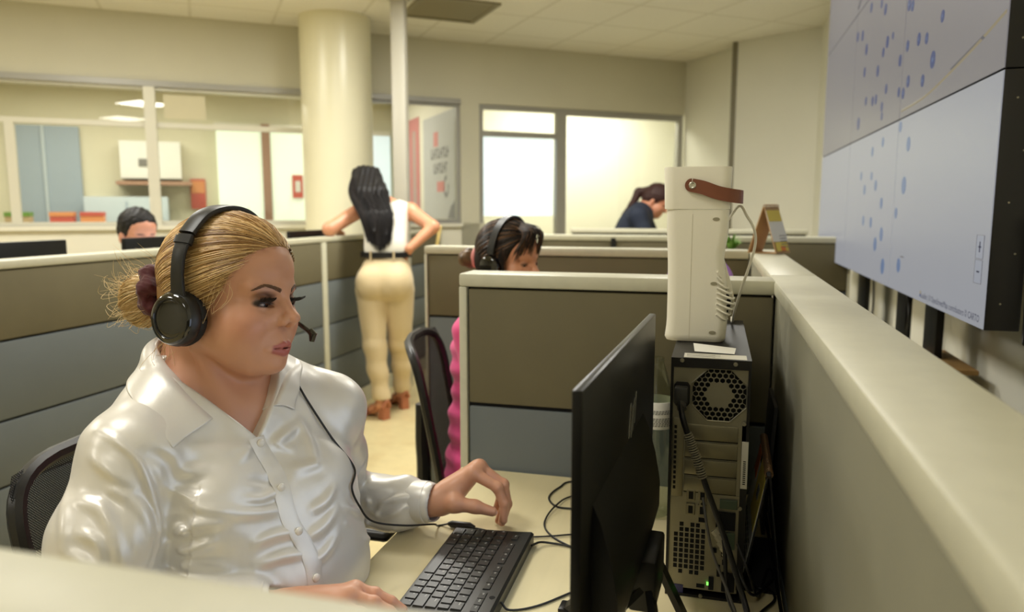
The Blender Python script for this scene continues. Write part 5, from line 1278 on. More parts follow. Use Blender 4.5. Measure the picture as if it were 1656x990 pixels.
FOLDS = [
    ([(-.76,.751,1.038),(-.722,.748,1.024),(-.7,.754,.999),(-.689,.761,.953),(-.681,.763,.913),(-.681,.75,.873),(-.68,.74,.857)], 0.0055, 0.0038),
    ([(-.704,.735,.958),(-.692,.744,.941),(-.683,.746,.912),(-.682,.737,.872)], 0.008, 0.0045),
    ([(-.728,.717,.962),(-.697,.706,.907),(-.692,.707,.878)], 0.008, 0.005),
    ([(-.756,.733,1.011),(-.726,.731,.993),(-.703,.741,.97)], 0.009, 0.004),
    ([(-.748,.679,.906),(-.724,.682,.894),(-.701,.694,.876)], 0.009, 0.0055),
    ([(-.79,.728,.966),(-.76,.691,.934),(-.75,.679,.906)], 0.009, 0.004),
    ([(-.726,.725,.974),(-.702,.738,.957)], 0.007, 0.004),
    ([(-.76,.711,.961),(-.723,.711,.951),(-.703,.709,.926)], 0.009, 0.0045),
    ([(-.737,.69,.93),(-.714,.694,.917),(-.706,.692,.887)], 0.008, 0.0045),
    ([(-.679,.771,.913),(-.666,.781,.914),(-.651,.782,.9)], 0.006, -0.005),
    ([(-.68,.764,.882),(-.652,.784,.907),(-.619,.807,.905)], 0.008, 0.0055),
    ([(-.682,.756,.867),(-.659,.779,.874),(-.628,.794,.882)], 0.008, 0.005),
    ([(-.681,.753,.857),(-.654,.782,.854),(-.613,.806,.844)], 0.009, 0.005),
    ([(-.671,.789,.937),(-.637,.799,.925),(-.612,.822,.915)], 0.01, 0.0055),
    ([(-.677,.799,.974),(-.665,.817,.97),(-.652,.827,.967)], 0.009, 0.003),
    ([(-.681,.782,.958),(-.66,.797,.942),(-.636,.809,.937)], 0.009, 0.004),
    ([(-.591,.894,.921),(-.599,.865,.919),(-.608,.841,.927)], 0.007, 0.0042),
    ([(-.584,.881,.898),(-.597,.849,.905),(-.612,.821,.913)], 0.009, 0.0045),
    ([(-.558,.893,.863),(-.576,.867,.868),(-.591,.837,.868)], 0.008, 0.0045),
    ([(-.547,.888,.834),(-.566,.862,.839),(-.588,.831,.839)], 0.008, 0.0045),
    ([(-.679,.764,.897),(-.658,.779,.886),(-.633,.791,.893)], 0.007, -0.0035),
    ([(-.592,.911,.935),(-.603,.886,.935),(-.617,.855,.948)], 0.008, -0.003),
    ([(-.587,.925,.943),(-.572,.945,.942),(-.561,.961,.941)], 0.009, 0.004),
    ([(-.555,.92,.885),(-.545,.942,.89),(-.54,.963,.904)], 0.008, 0.0045),
    ([(-.549,.9,.853),(-.54,.927,.859),(-.534,.954,.874)], 0.008, 0.0045),
    ([(-.538,.894,.82),(-.531,.914,.824),(-.528,.94,.837)], 0.008, 0.0045),
    ([(-.615,.921,.979),(-.609,.941,.986),(-.603,.97,.995)], 0.009, 0.004),
    ([(-.603,.977,.997),(-.58,.969,.967),(-.565,.956,.943)], 0.009, 0.004),
    ([(-.677,.822,.997),(-.654,.849,.986),(-.634,.883,.986)], 0.012, 0.003),
    ([(-.697,.765,1.01),(-.684,.783,.99),(-.678,.789,.962)], 0.01, -0.004),
    ([(-.53,.992,.889),(-.583,1.149,.804),(-.562,1.147,.777)], 0.007, 0.0045),
    ([(-.57,1.148,.772),(-.555,1.148,.801),(-.535,1.152,.812),(-.508,1.162,.817)], 0.007, 0.005),
    ([(-.525,.967,.848),(-.588,1.156,.759),(-.534,1.147,.787),(-.509,1.154,.799)], 0.006, 0.0045),
    ([(-.517,1.003,.804),(-.535,1.156,.756)], 0.007, 0.004),
    ([(-.529,.972,.874),(-.525,1.003,.851),(-.587,1.154,.761)], 0.007, 0.0045)]
def crease(P, pts, wid, amp):
    """a soft ridge (amp > 0) or groove along a line of points lying on the cloth"""
    p = smooth_path(pts, 4); best = np.full(len(P), 1e9, np.float32); tt = np.zeros(len(P), np.float32); n = len(p) - 1
    lo = np.min(p, 0) - .05; hi = np.max(p, 0) + .05; sel = np.where(((P > lo) & (P < hi)).all(1))[0]; out = np.zeros(len(P), np.float32)
    if len(sel) == 0: return out
    Q = P[sel]; best = np.full(len(Q), 1e9, np.float32); tt = np.zeros(len(Q), np.float32)
    for k in range(n):
        a = p[k].astype(np.float32); ba = (p[k + 1] - p[k]).astype(np.float32); t = np.clip((Q - a) @ ba / (ba @ ba), 0, 1); d = Q - a - t[:, None] * ba; d2 = (d * d).sum(1)
        m = d2 < best; best = np.where(m, d2, best); tt = np.where(m, (k + t) / n, tt)
    out[sel] = -amp * np.sin(PI * np.clip(tt * .9 + .05, 0, 1)) ** .7 * (np.exp(-best / wid ** 2) - .38 * np.exp(-best / (2.2 * wid) ** 2)) * 1.5
    return out
for f_ in FOLDS:
    q_ = np.array(f_[0]); Sh.warp(lambda P, f_=f_: crease(P, *f_), q_.mean(0), float(np.linalg.norm(q_ - q_.mean(0), axis=1).max()) + .03)
# hollow between sleeve and chest, sleeve seam
Sh.warp(lambda P: .0020 * bumpy(P, 40, 21) + .0006 * bumpy(P, 120, 22))
def sleeve_wave(P, a, e, n, amp):
    a = a.astype(np.float32); e = e.astype(np.float32); ba = e - a; t = (P - a) @ ba / (ba @ ba); d = P - a - t[:, None] * ba
    ax = ba / np.linalg.norm(ba); u = np.cross(ax, (0, 1, 0)); u /= np.linalg.norm(u); v = np.cross(ax, u); ang = np.arctan2(d @ v.astype(np.float32), d @ u.astype(np.float32))
    return amp * np.sin(n * ang + 5.0 * t + 1.2 * np.sin(6 * t)) * np.clip(t * 3, 0, 1) * np.clip((1.25 - t) * 3, 0, 1) * (np.sqrt((d * d).sum(1)) < .1)
Sh.warp(lambda P: sleeve_wave(P, SR, ER, 4, .0026)); Sh.warp(lambda P: sleeve_wave(P, EL, WLf + (EL - WLf) * .25, 3, .0026))
for zb in (.985, .925, .865, .80, .74):
    for (dy, dz) in ((.06, .012), (-.06, .014), (.055, -.022), (-.055, -.020)):
        c_ = TZ(zb) + FW * .125; Sh.warp(lambda P, c_=c_, dy=dy, dz=dz: fold(P, c_ + LF * dy * .2, c_ + LF * dy + up3 * dz, .007, .0022))
NK = TZ(1.05) - FW * .01
Sh.cone(NK + up3 * .10 - FW * .02, NK - FW * .005, .067, .060, .008, 's')
FWf, LFf, TCf = FW.astype(np.float32), LF.astype(np.float32), TC.astype(np.float32)
def vneck(P):
    q = P - TCf; zc = np.minimum(P[:, 2], .985) + np.maximum(0, P[:, 2] - .985) * .25; f = q @ FWf + .25 * (zc - .88); l = q @ LFf + .13 * (zc - .87); e = (.992 + 1.18 * np.abs(l) - P[:, 2]) / 1.55
    return np.maximum(e, .0 - f)
Sh._add('s', .004, vneck, (0, 0, 0), 1e3)
Sh.cone(WLf + (EL - WLf) * .06, WLf - (EL - WLf) * .1, .031, .032, .003, 's'); Sh.cone(WRi + (ER - WRi) * .08, WRi - (ER - WRi) * .1, .030, .032, .003, 's')
Sh._add('i', .004, lambda P: .50 - P[:, 2], (0, 0, 0), 1e3)
BLO = sdf_obj('blouse', Sh, (-.95, .58, .46), (-.42, 1.34, 1.14), .0026, M['satin'], WO)
def on_shirt(p, d, off=0.0015):
    """push p along -d until it meets the blouse"""
    q = np.array([p], np.float32); d = np.array(d, np.float32)
    for _ in range(40): q = q - d * (Sh(q) * .8)[:, None]
    return q[0].astype(float) + np.array(d, float) * off
# button placket and buttons down the front
rows_ = []
zsb = np.linspace(.994, .70, 26)
for z in zsb:
    for e in (-.013, -.008, .008, .013): rows_.append(on_shirt(TZ(z) + FW * .30 + LF * (e + .004 * math.sin(z * 55)), FW, .0006 if abs(e) > .01 else .0022))
V = np.array(rows_); F = [[i * 4 + j, i * 4 + j + 1, i * 4 + j + 5, i * 4 + j + 4] for i in range(len(zsb) - 1) for j in range(3)]
np_mesh('placket', V, F, M['satin'], BLO)
PEARL = pm('button_pearl', (238, 234, 226), 0.18, coat=0.5)
for z in (.985, .925, .865, .80, .74):
    c = on_shirt(TZ(z) + FW * .30, FW, .0035); b = MB(); b.ball((0, 0, 0), 1, 0, 20, 12)
    b.v = [tuple(c + FW * v[0] * .0035 + LF * v[1] * .0062 + up3 * v[2] * .0062) for v in b.v]; b.build('button', PEARL, BLO, world=True)
# collar: fold line round the neck, leaves turned down on the shoulders
def D(px, py, dep):
    return None
foldc = [TZ(1.028) + FW * .088 - LF * .046, TZ(1.052) + FW * .070 - LF * .060, TZ(1.080) + FW * .045 - LF * .070, TZ(1.106) + FW * .010 - LF * .076, TZ(1.128) - FW * .035 - LF * .062, TZ(1.134) - FW * .062,
         TZ(1.122) - FW * .035 + LF * .058, TZ(1.094) + FW * .010 + LF * .068, TZ(1.066) + FW * .048 + LF * .058, TZ(1.042) + FW * .074 + LF * .040, TZ(1.024) + FW * .088 + LF * .024]
outc = [TZ(1.000) + FW * .105 - LF * .120, TZ(1.022) + FW * .082 - LF * .124, TZ(1.040) + FW * .050 - LF * .123, TZ(1.062) + FW * .005 - LF * .118, TZ(1.084) - FW * .050 - LF * .090, TZ(1.09) - FW * .085,
        TZ(1.078) - FW * .050 + LF * .085, TZ(1.056) + FW * .010 + LF * .100, TZ(1.042) + FW * .050 + LF * .094, TZ(1.030) + FW * .080 + LF * .082, TZ(1.014) + FW * .100 + LF * .070]
standc = [p - up3 * .030 + (TZ(p[2]) - p) * .05 for p in foldc]
fc, oc, st_ = smooth_path(foldc, 8), smooth_path(outc, 8), smooth_path(standc, 8)
V, F = [], []; NS = 8; n_ = len(fc)
for i in range(n_):
    rad = fc[i] - (TZ(1.08) - FW * .01); rad[2] = 0; rad /= np.linalg.norm(rad)
    for j in range(4): t = j / 3; V.append(st_[i] * (1 - t) + fc[i] * t - rad * .001)
    for j in range(1, NS + 1):
        t = j / NS; p = fc[i] * (1 - t) + oc[i] * t + rad * .010 * math.sin(PI * min(1, t * 1.4)) * (1 - t) + up3 * (.007 * math.sin(PI * t) * (1 - t * .5))
        q = np.array([p], np.float32); d_ = float(Sh(q)[0])
        if d_ < .0035: p = p + (up3 * .6 + rad * .8) * (.0035 - d_)
        V.append(p + rad * .0012 * math.sin(i * .55) * t)
w_ = 4 + NS
for i in range(n_ - 1):
    for j in range(w_ - 1): F.append([i * w_ + j, i * w_ + j + 1, (i + 1) * w_ + j + 1, (i + 1) * w_ + j])
o = np_mesh('collar', V, F, M['satin'], BLO); md = o.modifiers.new('thick', 'SOLIDIFY'); md.thickness = .0022; md.offset = 0; md = o.modifiers.new('sub', 'SUBSURF'); md.levels = md.render_levels = 1
# cuffs
for (w0, e0) in ((WLf, EL), (WRi, ER)):
    d = (e0 - w0) / np.linalg.norm(e0 - w0); b = MB(); b.tube([w0 + d * .004, w0 + d * .006, w0 + d * .058, w0 + d * .062], [.0335, .0375, .0395, .0375], 40, caps=False); b.build('cuff', M['satin'], BLO, world=True)
# trousers
Tr = SDF(); Tr.ell(TZ(.58), (.15, .19, .12), .05, RT)
for y in (-1, 1):
    hip = TZ(.56) + LF * y * .09; kn = np.array([-.30, .95 + y * .10, .555]); an = np.array([-.33, .95 + y * .10, .11]); Tr.chain([hip, kn, an], [.095, .070, .050], .03)
sdf_obj('trousers', Tr, (-1.0, .65, .04), (-.15, 1.25, .75), .006, pm('black_trousers', (26, 26, 30), .8), WO)

# ------------------------------------------------------------------ headset
M['hs'] = pm('headset_matte', (26, 26, 26), 0.42, bump=(900, .05, .0003)); M['hs_gloss'] = pm('headset_gloss', (9, 9, 12), 0.08, coat=.8); M['foam'] = pm('ear_cushion', (16, 16, 17), 0.7)
HS = empty('headset', tuple(HP), 0, 'black headset with microphone boom worn by the blonde woman', 'headset')
def hpt(p): return HP + HR @ np.array(p, float) * HSC
band = [(-.010, -.0915, .02), (-.011, -.0945, .045), (-.011, -.0920, .072), (-.010, -.0815, .0985), (-.008, -.058, .1235), (-.006, -.030, .1360), (-.005, 0, .1395), (-.006, .030, .1360), (-.008, .058, .1235), (-.010, .0815, .0985), (-.011, .0920, .072), (-.011, .0945, .045), (-.010, .0915, .02)]
def ribbon(name, pts, wid, th, mat, parent, n=6):
    P_ = smooth_path(pts, n); V, F = [], []; K = len(P_); wd = np.interp(np.linspace(0, 1, K), np.linspace(0, 1, len(wid)), wid)
    for i, p in enumerate(P_):
        t = P_[min(i + 1, K - 1)] - P_[max(i - 1, 0)]; t /= np.linalg.norm(t); xx = np.array((1.0, 0, 0)); xx -= t * (xx @ t); xx /= np.linalg.norm(xx); nn = np.cross(t, xx)
        for k in range(12):
            a = 2 * PI * k / 12; ca, sa = math.cos(a), math.sin(a); e = .55
            V.append(hpt(p + xx * wd[i] / 2 * math.copysign(abs(ca) ** e, ca) + nn * th / 2 * math.copysign(abs(sa) ** e, sa)))
    for i in range(K - 1):
        for k in range(12): F.append([i * 12 + k, i * 12 + (k + 1) % 12, i * 12 + 12 + (k + 1) % 12, i * 12 + 12 + k])
    b = MB(); b.add(V, F); b.add([V[k] for k in range(12)], [list(range(12))]); b.add([V[(K - 1) * 12 + k] for k in range(12)], [list(range(12))[::-1]])
    return b.build(name, mat, parent, world=True, ang=50)
ribbon('headband', band[3:10], [.0255, .0275, .0285, .0275, .0255], .0095, M['hs'], HS)
for s_ in (-1, 1):
    arm_ = [(-.012, s_ * .0925, -.002), (-.011, s_ * .0940, .02), (-.011, s_ * .0960, .045), (-.011, s_ * .0930, .072), (-.010, s_ * .0828, .0965)]
    a = ribbon('slider_arm', arm_, [.034, .0215, .0195, .0205, .0245], .0075, M['hs'], HS)
    ribbon('joint_ring', [(-.0105, s_ * .0885, .084), (-.010, s_ * .0845, .0935)], [.0275, .0275], .012, M['hs'], a)
    cup = empty('ear_cup', (0, 0, 0), 0); cup.parent = HS
    def lat(nm, prof, mat, c, rx=1.0, par=None):
        b = MB(); b.lathe(prof, 48); b.v = [tuple(hpt((c[0] + v[0] * .94, c[1] + s_ * v[2], c[2] + v[1]))) for v in b.v]
        if s_ < 0: b.f = [q[::-1] for q in b.f]
        return b.build(nm, mat, par or HS, world=True, ang=40)
    bpy.data.objects.remove(cup)
    c0 = (-.017, s_ * .080, -.018)
    cp = lat('ear_cup', [(0, -.002), (.035, -.002), (.0385, .002), (.0385, .008), (.037, .014), (.034, .019), (.0295, .022), (.0265, .0225), (.0255, .0205), (0, .0205)], M['hs'], c0)
    lat('cap_ring', [(.0255, .0206), (.027, .0232), (.0315, .0225), (.0348, .0196), (.0352, .018)], M['hs_gloss'], c0, par=cp)
    lat('cap_disc', [(0, .0225), (.014, .0224), (.022, .0218), (.0255, .0208)], M['hs_gloss'], c0, par=cp)
    cu = MB(); ring = [(c0[0] + .0275 * math.cos(2 * PI * i / 40), c0[1] - s_ * .004, c0[2] + .029 * math.sin(2 * PI * i / 40)) for i in range(41)]
    cu.tube([hpt(q) for q in ring], .0105, 12, caps=False); cu.build('ear_cushion', M['foam'], HS, world=True)
BOOMT = np.array([-.6105, 1.0300, 1.1250])
bm_ = MB(); bm_.tube([hpt((-.01, .092, -.018)), hpt((.03, .098, -.032)), (-.640, 1.030, 1.1440), BOOMT], [.0042, .0034, .0030, .0042], 10, smooth=6); bm_.build('microphone_boom', M['hs_gloss'], HS, world=True)
b = MB(); b.tube([BOOMT + np.array((-.003, 0, .004)), BOOMT + np.array((.003, -.001, -.001)), BOOMT + np.array((.001, -.002, -.012))], [.0055, .0068, .0042], 12); b.build('microphone', M['hs_gloss'], HS, world=True)
CAB1, CAB2 = (-.653, 1.028, 1.072), (-.616, 1.000, 1.044)
cab = [hpt((-.014, .093, -.05)), hpt((.0, .105, -.085)), CAB1, CAB2]
for (e, z) in ((.100, 1.02), (.118, .965), (.135, .915)): cab.append(on_shirt(TZ(z) + FW * .35 + LF * e, FW, .003))
side_ = [(-0.5534, 0.9923, 0.8886), (-0.532, 1.0037, 0.8523), (-0.5121, 1.0267, 0.8276), (-0.4763, 1.0653, 0.8081), (-0.4492, 1.1274, 0.7869)]
for q_ in side_:                                   # keep the cable clear of the cloth
    q_ = np.array([q_], np.float32)
    for _ in range(12):
        d_ = float(Sh(q_)[0])
        if d_ < .004: g_ = grad(Sh, q_); q_ = q_ + g_ / (np.linalg.norm(g_) + 1e-6) * (.0045 - d_)
    cab.append(tuple(float(c) for c in q_[0]))
cab += [(-.475, 1.216, .7435), (-.455, 1.222, .747)]
b = MB(); b.tube(cab, .0017, 8, smooth=8); b.build('headset_cable', CBK, HS, world=True)
b = MB(); b.tube([(-.457, 1.222, .747), (-.45, 1.222, .747), (-.415, 1.221, .7475), (-.405, 1.219, .746)], [.003, .0062, .0066, .004], 12); b.build('inline_control', M['black_plastic'], HS, world=True)
b = MB(); b.tube([(-.405, 1.219, .746), (-.36, 1.217, .7435), (-.30, 1.215, .7435), (-.22, 1.25, .7435), (-.13, 1.30, .7435)], .0016, 8, smooth=6); b.build('headset_cable', CBK, HS, world=True)
# ------------------------------------------------------------------ standing woman, seen from behind
BK = [(24, 22, 24), (34, 30, 30), (18, 17, 18), (44, 38, 36)]
def flat_skin(c): return lambda V: np.tile(L3(*c), (len(V), 1))
M['hair_dark'] = pm('dark_hair', (255, 255, 255), 0.55, attr=True, spec=0.25)
SW = empty('person', (-2.02, 4.30, 0), 0, 'woman in beige trousers and white sleeveless top standing with her back turned', 'person')
F2 = np.array([-.30, .954, 0]); L2 = np.array([-.954, -.30, 0]); H2 = np.array([-2.262, 4.585, 1.455])
f3 = F2 * .80 + L2 * .28 - up3 * .52; f3 /= np.linalg.norm(f3); l3 = np.cross(up3, f3); l3 /= np.linalg.norm(l3); l3 = l3 * .96 - up3 * .1; l3 -= f3 * (l3 @ f3); l3 /= np.linalg.norm(l3); u3 = np.cross(f3, l3)
R2 = np.stack([f3, l3, u3], 1)
shL, shR = np.array([-2.215, 4.46, 1.335]), np.array([-1.935, 4.545, 1.305])
elL, elR = np.array([-2.335, 4.20, 1.196]), np.array([-1.752, 4.475, 1.205])
haR = np.array([-1.855, 4.335, 1.075]); haL = np.array([-2.46, 4.42, 1.185])
wst = np.array([-2.015, 4.335, 1.03]); hip = np.array([-2.008, 4.29, .86]); chst = np.array([-2.075, 4.475, 1.24])
RB = np.stack([F2, L2, up3], 1)
def body2(S, g=0, top=True, legs=True):
    if top:
        S.ell(chst, (.095 + g, .150 + g, .15 + g), .04, RB); S.ell(wst + up3 * .04, (.095 + g, .135 + g, .12 + g), .06, RB); S.ell((wst + chst) / 2, (.098 + g, .138 + g, .17 + g), .05, RB)
        S.cone(chst + up3 * .09, shL, .045 + g, .045 + g, .04); S.cone(chst + up3 * .09, shR, .045 + g, .045 + g, .04)
    if legs:
        S.ell(hip + up3 * .01, (.105 + g, .165 + g, .13 + g), .05, RB)
        S.ell(hip - F2 * .055 + L2 * .078 - up3 * .005, (.085 + g, .085 + g, .095 + g), .03, RB); S.ell(hip - F2 * .055 - L2 * .078 - up3 * .005, (.085 + g, .085 + g, .095 + g), .03, RB)
        S.chain([hip + L2 * .085 - up3 * .05, (-2.055, 4.215, .47), (-2.005, 4.20, .12)], [.088 + g, .058 + g, .040 + g], .014)
        S.chain([hip - L2 * .085 - up3 * .05, (-1.955, 4.375, .46), (-1.985, 4.47, .13)], [.088 + g, .056 + g, .040 + g], .014)
A = SDF(); add_head(A, H2, R2, 1.0, False); A.cone(H2 - u3 * .05 - f3 * .03, chst + up3 * .11, .05, .055, .03); body2(A, -.006)
A.chain([shL, elL, haL], [.050, .043, .028], .02); A.chain([shR, elR, haR], [.050, .040, .027], .02)
A.ell(shL, .055, .02); A.ell(shR, .055, .02)
hd = lambda w, d, p: [[w + d * (.07 + .035 * j) + np.cross(d, p) * (i - 1.5) * .019 - p * .012 * j * j for j in range(4)] for i in range(4)]
for (w_, d_, p_) in ((haR, np.array([-.55, .45, -.70]), np.array([.75, .5, -.3])), (haL, np.array([.2, .97, -.1]), np.array([0.0, 0.1, 1.0]))):
    d_ = d_ / np.linalg.norm(d_); p_ = p_ - d_ * (p_ @ d_); p_ /= np.linalg.norm(p_); fs = hd(w_, d_, p_); sd = np.cross(d_, p_)
    add_hand(A, w_, fs, [w_ - sd * .02 + d_ * .01, w_ - sd * .038 + d_ * .045, w_ - sd * .046 + d_ * .07, w_ - sd * .048 + d_ * .09], .026, .009)
for (an, dr) in ((np.array([-2.005, 4.20, .12]), np.array([-.80, .45, 0])), (np.array([-1.985, 4.47, .13]), np.array([-.7, .6, 0]))):
    A.chain([an, an - up3 * .025, an + dr * .10 - up3 * .075, an + dr * .17 - up3 * .095], [.034, .036, .030, .020], .02)
sdf_obj('body', A, (-2.75, 3.95, .0), (-1.6, 5.0, 1.65), .0055, M['skin'], SW, flat_skin((206, 146, 112)))
Tp = SDF(); body2(Tp, .006, True, False); Tp._add('i', .006, lambda P: 1.025 - P[:, 2], (0, 0, 0), 1e3)
Tp.warp(lambda P: .003 * bumpy(P, 34, 4)); Tp._add('i', .02, lambda P: np.abs((P - chst.astype(np.float32)) @ L2.astype(np.float32)) - .145, (0, 0, 0), 1e3)
Tp.cone(chst + up3 * .17, chst + up3 * .22, .085, .09, .01, 's')
sdf_obj('sleeveless_top', Tp, (-2.5, 4.1, .95), (-1.75, 4.75, 1.5), .005, pm('white_knit', (226, 222, 208), .75, bump=(220, .3, .002)), SW)
Tb = SDF(); body2(Tb, .014, False, True); Tb.ell(wst - up3 * .06, (.095, .142, .10), .05, RB); Tb._add('i', .006, lambda P: P[:, 2] - 1.04, (0, 0, 0), 1e3)
Tb._add('i', .004, lambda P: .135 - P[:, 2] - .02 * (P[:, 1] > 4.33), (0, 0, 0), 1e3)
Tb.warp(lambda P: (.0045 * np.sin(P[:, 2] * 42 + 7 * P[:, 0]) * np.clip(.62 - P[:, 2], 0, .3) / .3) + .003 * bumpy(P, 30, 6))
tb = sdf_obj('trousers', Tb, (-2.35, 3.95, .06), (-1.7, 4.7, 1.12), .005, pm('beige_trousers', (206, 186, 146), .7, sheen=.2, bump=(300, .15, .001)), SW)
for s_ in (-1, 1):
    p_ = hip - F2 * .118 + L2 * s_ * .085 + up3 * .06; b = MB(); b.tube([p_ - L2 * .045, p_ + L2 * .045 - up3 * .006], .0028, 6); b.build('pocket_edge', pm('beige_seam', (170, 146, 104), .8), tb, world=True)
def belt(z, rx, ry, c):
    pts = [c + F2 * rx * math.cos(2 * PI * i / 48) + L2 * ry * math.sin(2 * PI * i / 48) + up3 * (z - c[2]) for i in range(49)]
    V, F = [], []
    for i, p in enumerate(pts):
        nn = (p - c); nn[2] = 0; nn /= np.linalg.norm(nn)
        for (a, q) in ((-.018, 0), (.018, 0), (.018, .006), (-.018, .006)): V.append(p + up3 * a + nn * q)
    for i in range(48):
        for k in range(4): F.append([i * 4 + k, i * 4 + (k + 1) % 4, i * 4 + 4 + (k + 1) % 4, i * 4 + 4 + k])
    b = MB(); b.add(V, F); return b
belt(1.035, .108, .158, wst + up3 * .0).build('belt', pm('black_leather', (18, 17, 17), .4), SW, world=True)
for a in (2.6, 3.5):
    p_ = wst + F2 * .115 * math.cos(a) + L2 * .166 * math.sin(a); b = MB(); b.tube([p_ - up3 * .028, p_ + up3 * .03], .006, 6); b.build('belt_loop', tb.data.materials[0], tb, world=True)
SHO = pm('tan_leather_shoe', (176, 108, 76), .45)
for (an, dr) in ((np.array([-2.005, 4.20, .12]), np.array([-.80, .45, 0])), (np.array([-1.985, 4.47, .13]), np.array([-.7, .6, 0]))):
    dr = dr / np.linalg.norm(dr); sd = np.cross(up3, dr); so = an * np.array([1, 1, 0])
    b = MB(); V = []
    side = [(-.045, .075), (.0, .070), (.07, .035), (.12, .012), (.19, .010)]
    for (t, z) in side:
        wd_ = .030 if t < .03 else .040 if t < .15 else .026
        for (s_, h_) in ((-1, 0), (1, 0), (1, .010), (-1, .010)): V.append(so + dr * t + sd * s_ * wd_ + up3 * (z + h_ - (.008 if t > .1 else 0)))
    F = [list(range(4))[::-1], [16, 17, 18, 19]] + [[i * 4 + k, i * 4 + (k + 1) % 4, i * 4 + 4 + (k + 1) % 4, i * 4 + 4 + k] for i in range(4) for k in range(4)]
    b.add(V, F); sh = b.build('shoe', SHO, SW, world=True)
    b = MB(); b.prism([(-.028, -.026), (.028, -.026), (.028, .026), (-.028, .026)], so - dr * .018 + up3 * .001, dr, sd, up3 * .075); b.build('block_heel', SHO, sh, world=True)
    b = MB()
    b.tube([so + dr * .03 + sd * .04 + up3 * .06, so + dr * .045 + up3 * .125, so + dr * .03 - sd * .04 + up3 * .06], .007, 6, smooth=4); b.tube([so + dr * .14 + sd * .04 + up3 * .012, so + dr * .12 + up3 * .062, so + dr * .14 - sd * .04 + up3 * .012], .011, 6, smooth=4)
    b.tube([so - dr * .045 + sd * .028 + up3 * .08, so - dr * .055 + up3 * .125, so - dr * .045 - sd * .028 + up3 * .08], .010, 6, smooth=4); b.build('strap', SHO, sh, world=True)
Hs = SDF(); Hs.ell(H2 + u3 * .05 - f3 * .012, (.108, .088, .098), .02, R2); Hs.ell(H2 - f3 * .05 + u3 * .0, (.075, .085, .09), .03, R2)
hp = [H2 + u3 * .07 - f3 * .06, H2 + np.array([.105, -.165, -.03]), H2 + np.array([.212, -.290, -.17]), H2 + np.array([.258, -.350, -.385])]
for q, dz in ((-.062, .09), (-.035, .02), (.0, .0), (.03, .035), (.062, .11)):
    Hs.chain([hp[0] + L2 * q * .8, hp[1] + L2 * q * 1.15, hp[2] + L2 * q * 1.05, hp[3] + L2 * q * .62 + up3 * dz], [.05, .042, .026, .007], .02)
Hs.ell(H2 + f3 * .085 + u3 * -.02, (.05, .052, .075), .01, R2, 's')
Hs.warp(lambda P: .0025 * np.sin((P @ L2.astype(np.float32)) * 190 + 6 * P[:, 2]) + .003 * bumpy(P, 60, 2))
hh = sdf_obj('hair', Hs, (-2.6, 4.05, .95), (-1.85, 4.85, 1.65), .005, M['hair_dark'], SW, flat_skin((24, 22, 23)))
r = np.random.default_rng(31); P_, cc, rr = [], [], []
for k in range(420):
    q = r.uniform(-.115, .115); o_ = np.array([r.normal() * .006, -.045 + r.normal() * .01, r.normal() * .006]); ln = r.uniform(.75, 1.12)
    ctrl = [hp[0] + L2 * q * .7 + o_ * .6, hp[1] + L2 * q * 1.0 + o_, hp[2] + L2 * q * .9 + o_ * .6, hp[2] + (hp[3] - hp[2]) * ln * (1 - 2.2 * abs(q)) + L2 * q * .66 + o_ * .4]
    P_.append(np.array(smooth_path(ctrl, 5))); cc.append(L3(*BK[r.integers(4)])); rr.append(.0022)
strands('hair_strands', P_, rr, cc, M['hair_dark'], hh)

# ------------------------------------------------------------------ seated woman in pink
PW = empty('person', (-.64, 2.12, 0), 0, 'dark haired woman in pink with bangs and headset, half hidden behind the cross partition', 'person')
H3 = np.array([-.592, 2.118, 1.160]); R3 = rot(math.radians(-20), math.radians(5), 0)
T3 = np.array([-.645, 2.12, -.02]); R3b = rot(math.radians(-4))
def tors3(S, g=0):
    S.ell(T3 + up3 * .90, (.105 + g, .155 + g, .19 + g), .05, R3b); S.ell(T3 + up3 * .70 + np.array([.01, 0, 0]), (.125 + g, .155 + g, .16 + g), .05, R3b); S.ell(T3 + up3 * .56, (.13 + g, .17 + g, .11 + g), .05, R3b)
    S.cone(T3 + up3 * 1.03, T3 + np.array([0, -.16, .995]), .05 + g, .05 + g, .04); S.cone(T3 + up3 * 1.03, T3 + np.array([0, .16, .995]), .05 + g, .05 + g, .04)
A = SDF(); w3 = add_head(A, H3, R3, .95, True); A.cone(w3((-.03, 0, -.05)), T3 + up3 * 1.05, .05, .055, .02); tors3(A, -.008)
for y in (-1, 1):
    s0, e0, h0 = T3 + np.array([0, y * .165, .99]), T3 + np.array([.06, y * .21, .77]), T3 + np.array([.28, y * .10, .775])
    A.chain([s0, e0, h0], [.048, .040, .026], .02)
    add_hand(A, h0, [[h0 + np.array([.07 + .03 * j, y * (.03 - .019 * i), .012 - .008 * j]) for j in range(4)] for i in range(4)], [h0 + np.array([.01 + .028 * j, -y * .03 - y * .005 * j, -.008]) for j in range(4)], .025, .0088)
    A.chain([T3 + np.array([.02, y * .09, .53]), T3 + np.array([.42, y * .10, .53]), T3 + np.array([.38, y * .10, .09])], [.082, .056, .036], .03); A.cone(T3 + np.array([.38, y * .1, .04]), T3 + np.array([.53, y * .1, .03]), .034, .026, .02)
def cols3(V):
    c = np.tile(L3(208, 146, 112), (len(V), 1)); q = (V - H3) @ R3 / .95
    for y in (-1, 1):
        m = np.clip((1 - np.sqrt((((q - np.array((.083, y * .034, .0085))) / np.array((.013, .018, .007))) ** 2).sum(1))) * 2.5, 0, 1)[:, None]; c = c + m * .85 * (L3(50, 32, 28) - c)
    return c
sdf_obj('body', A, (-.90, 1.75, -.02), (.05, 2.5, 1.33), .0042, M['skin'], PW, cols3)
for y in (-1, 1): eye_obj(w3, R3, y, PW, .95)
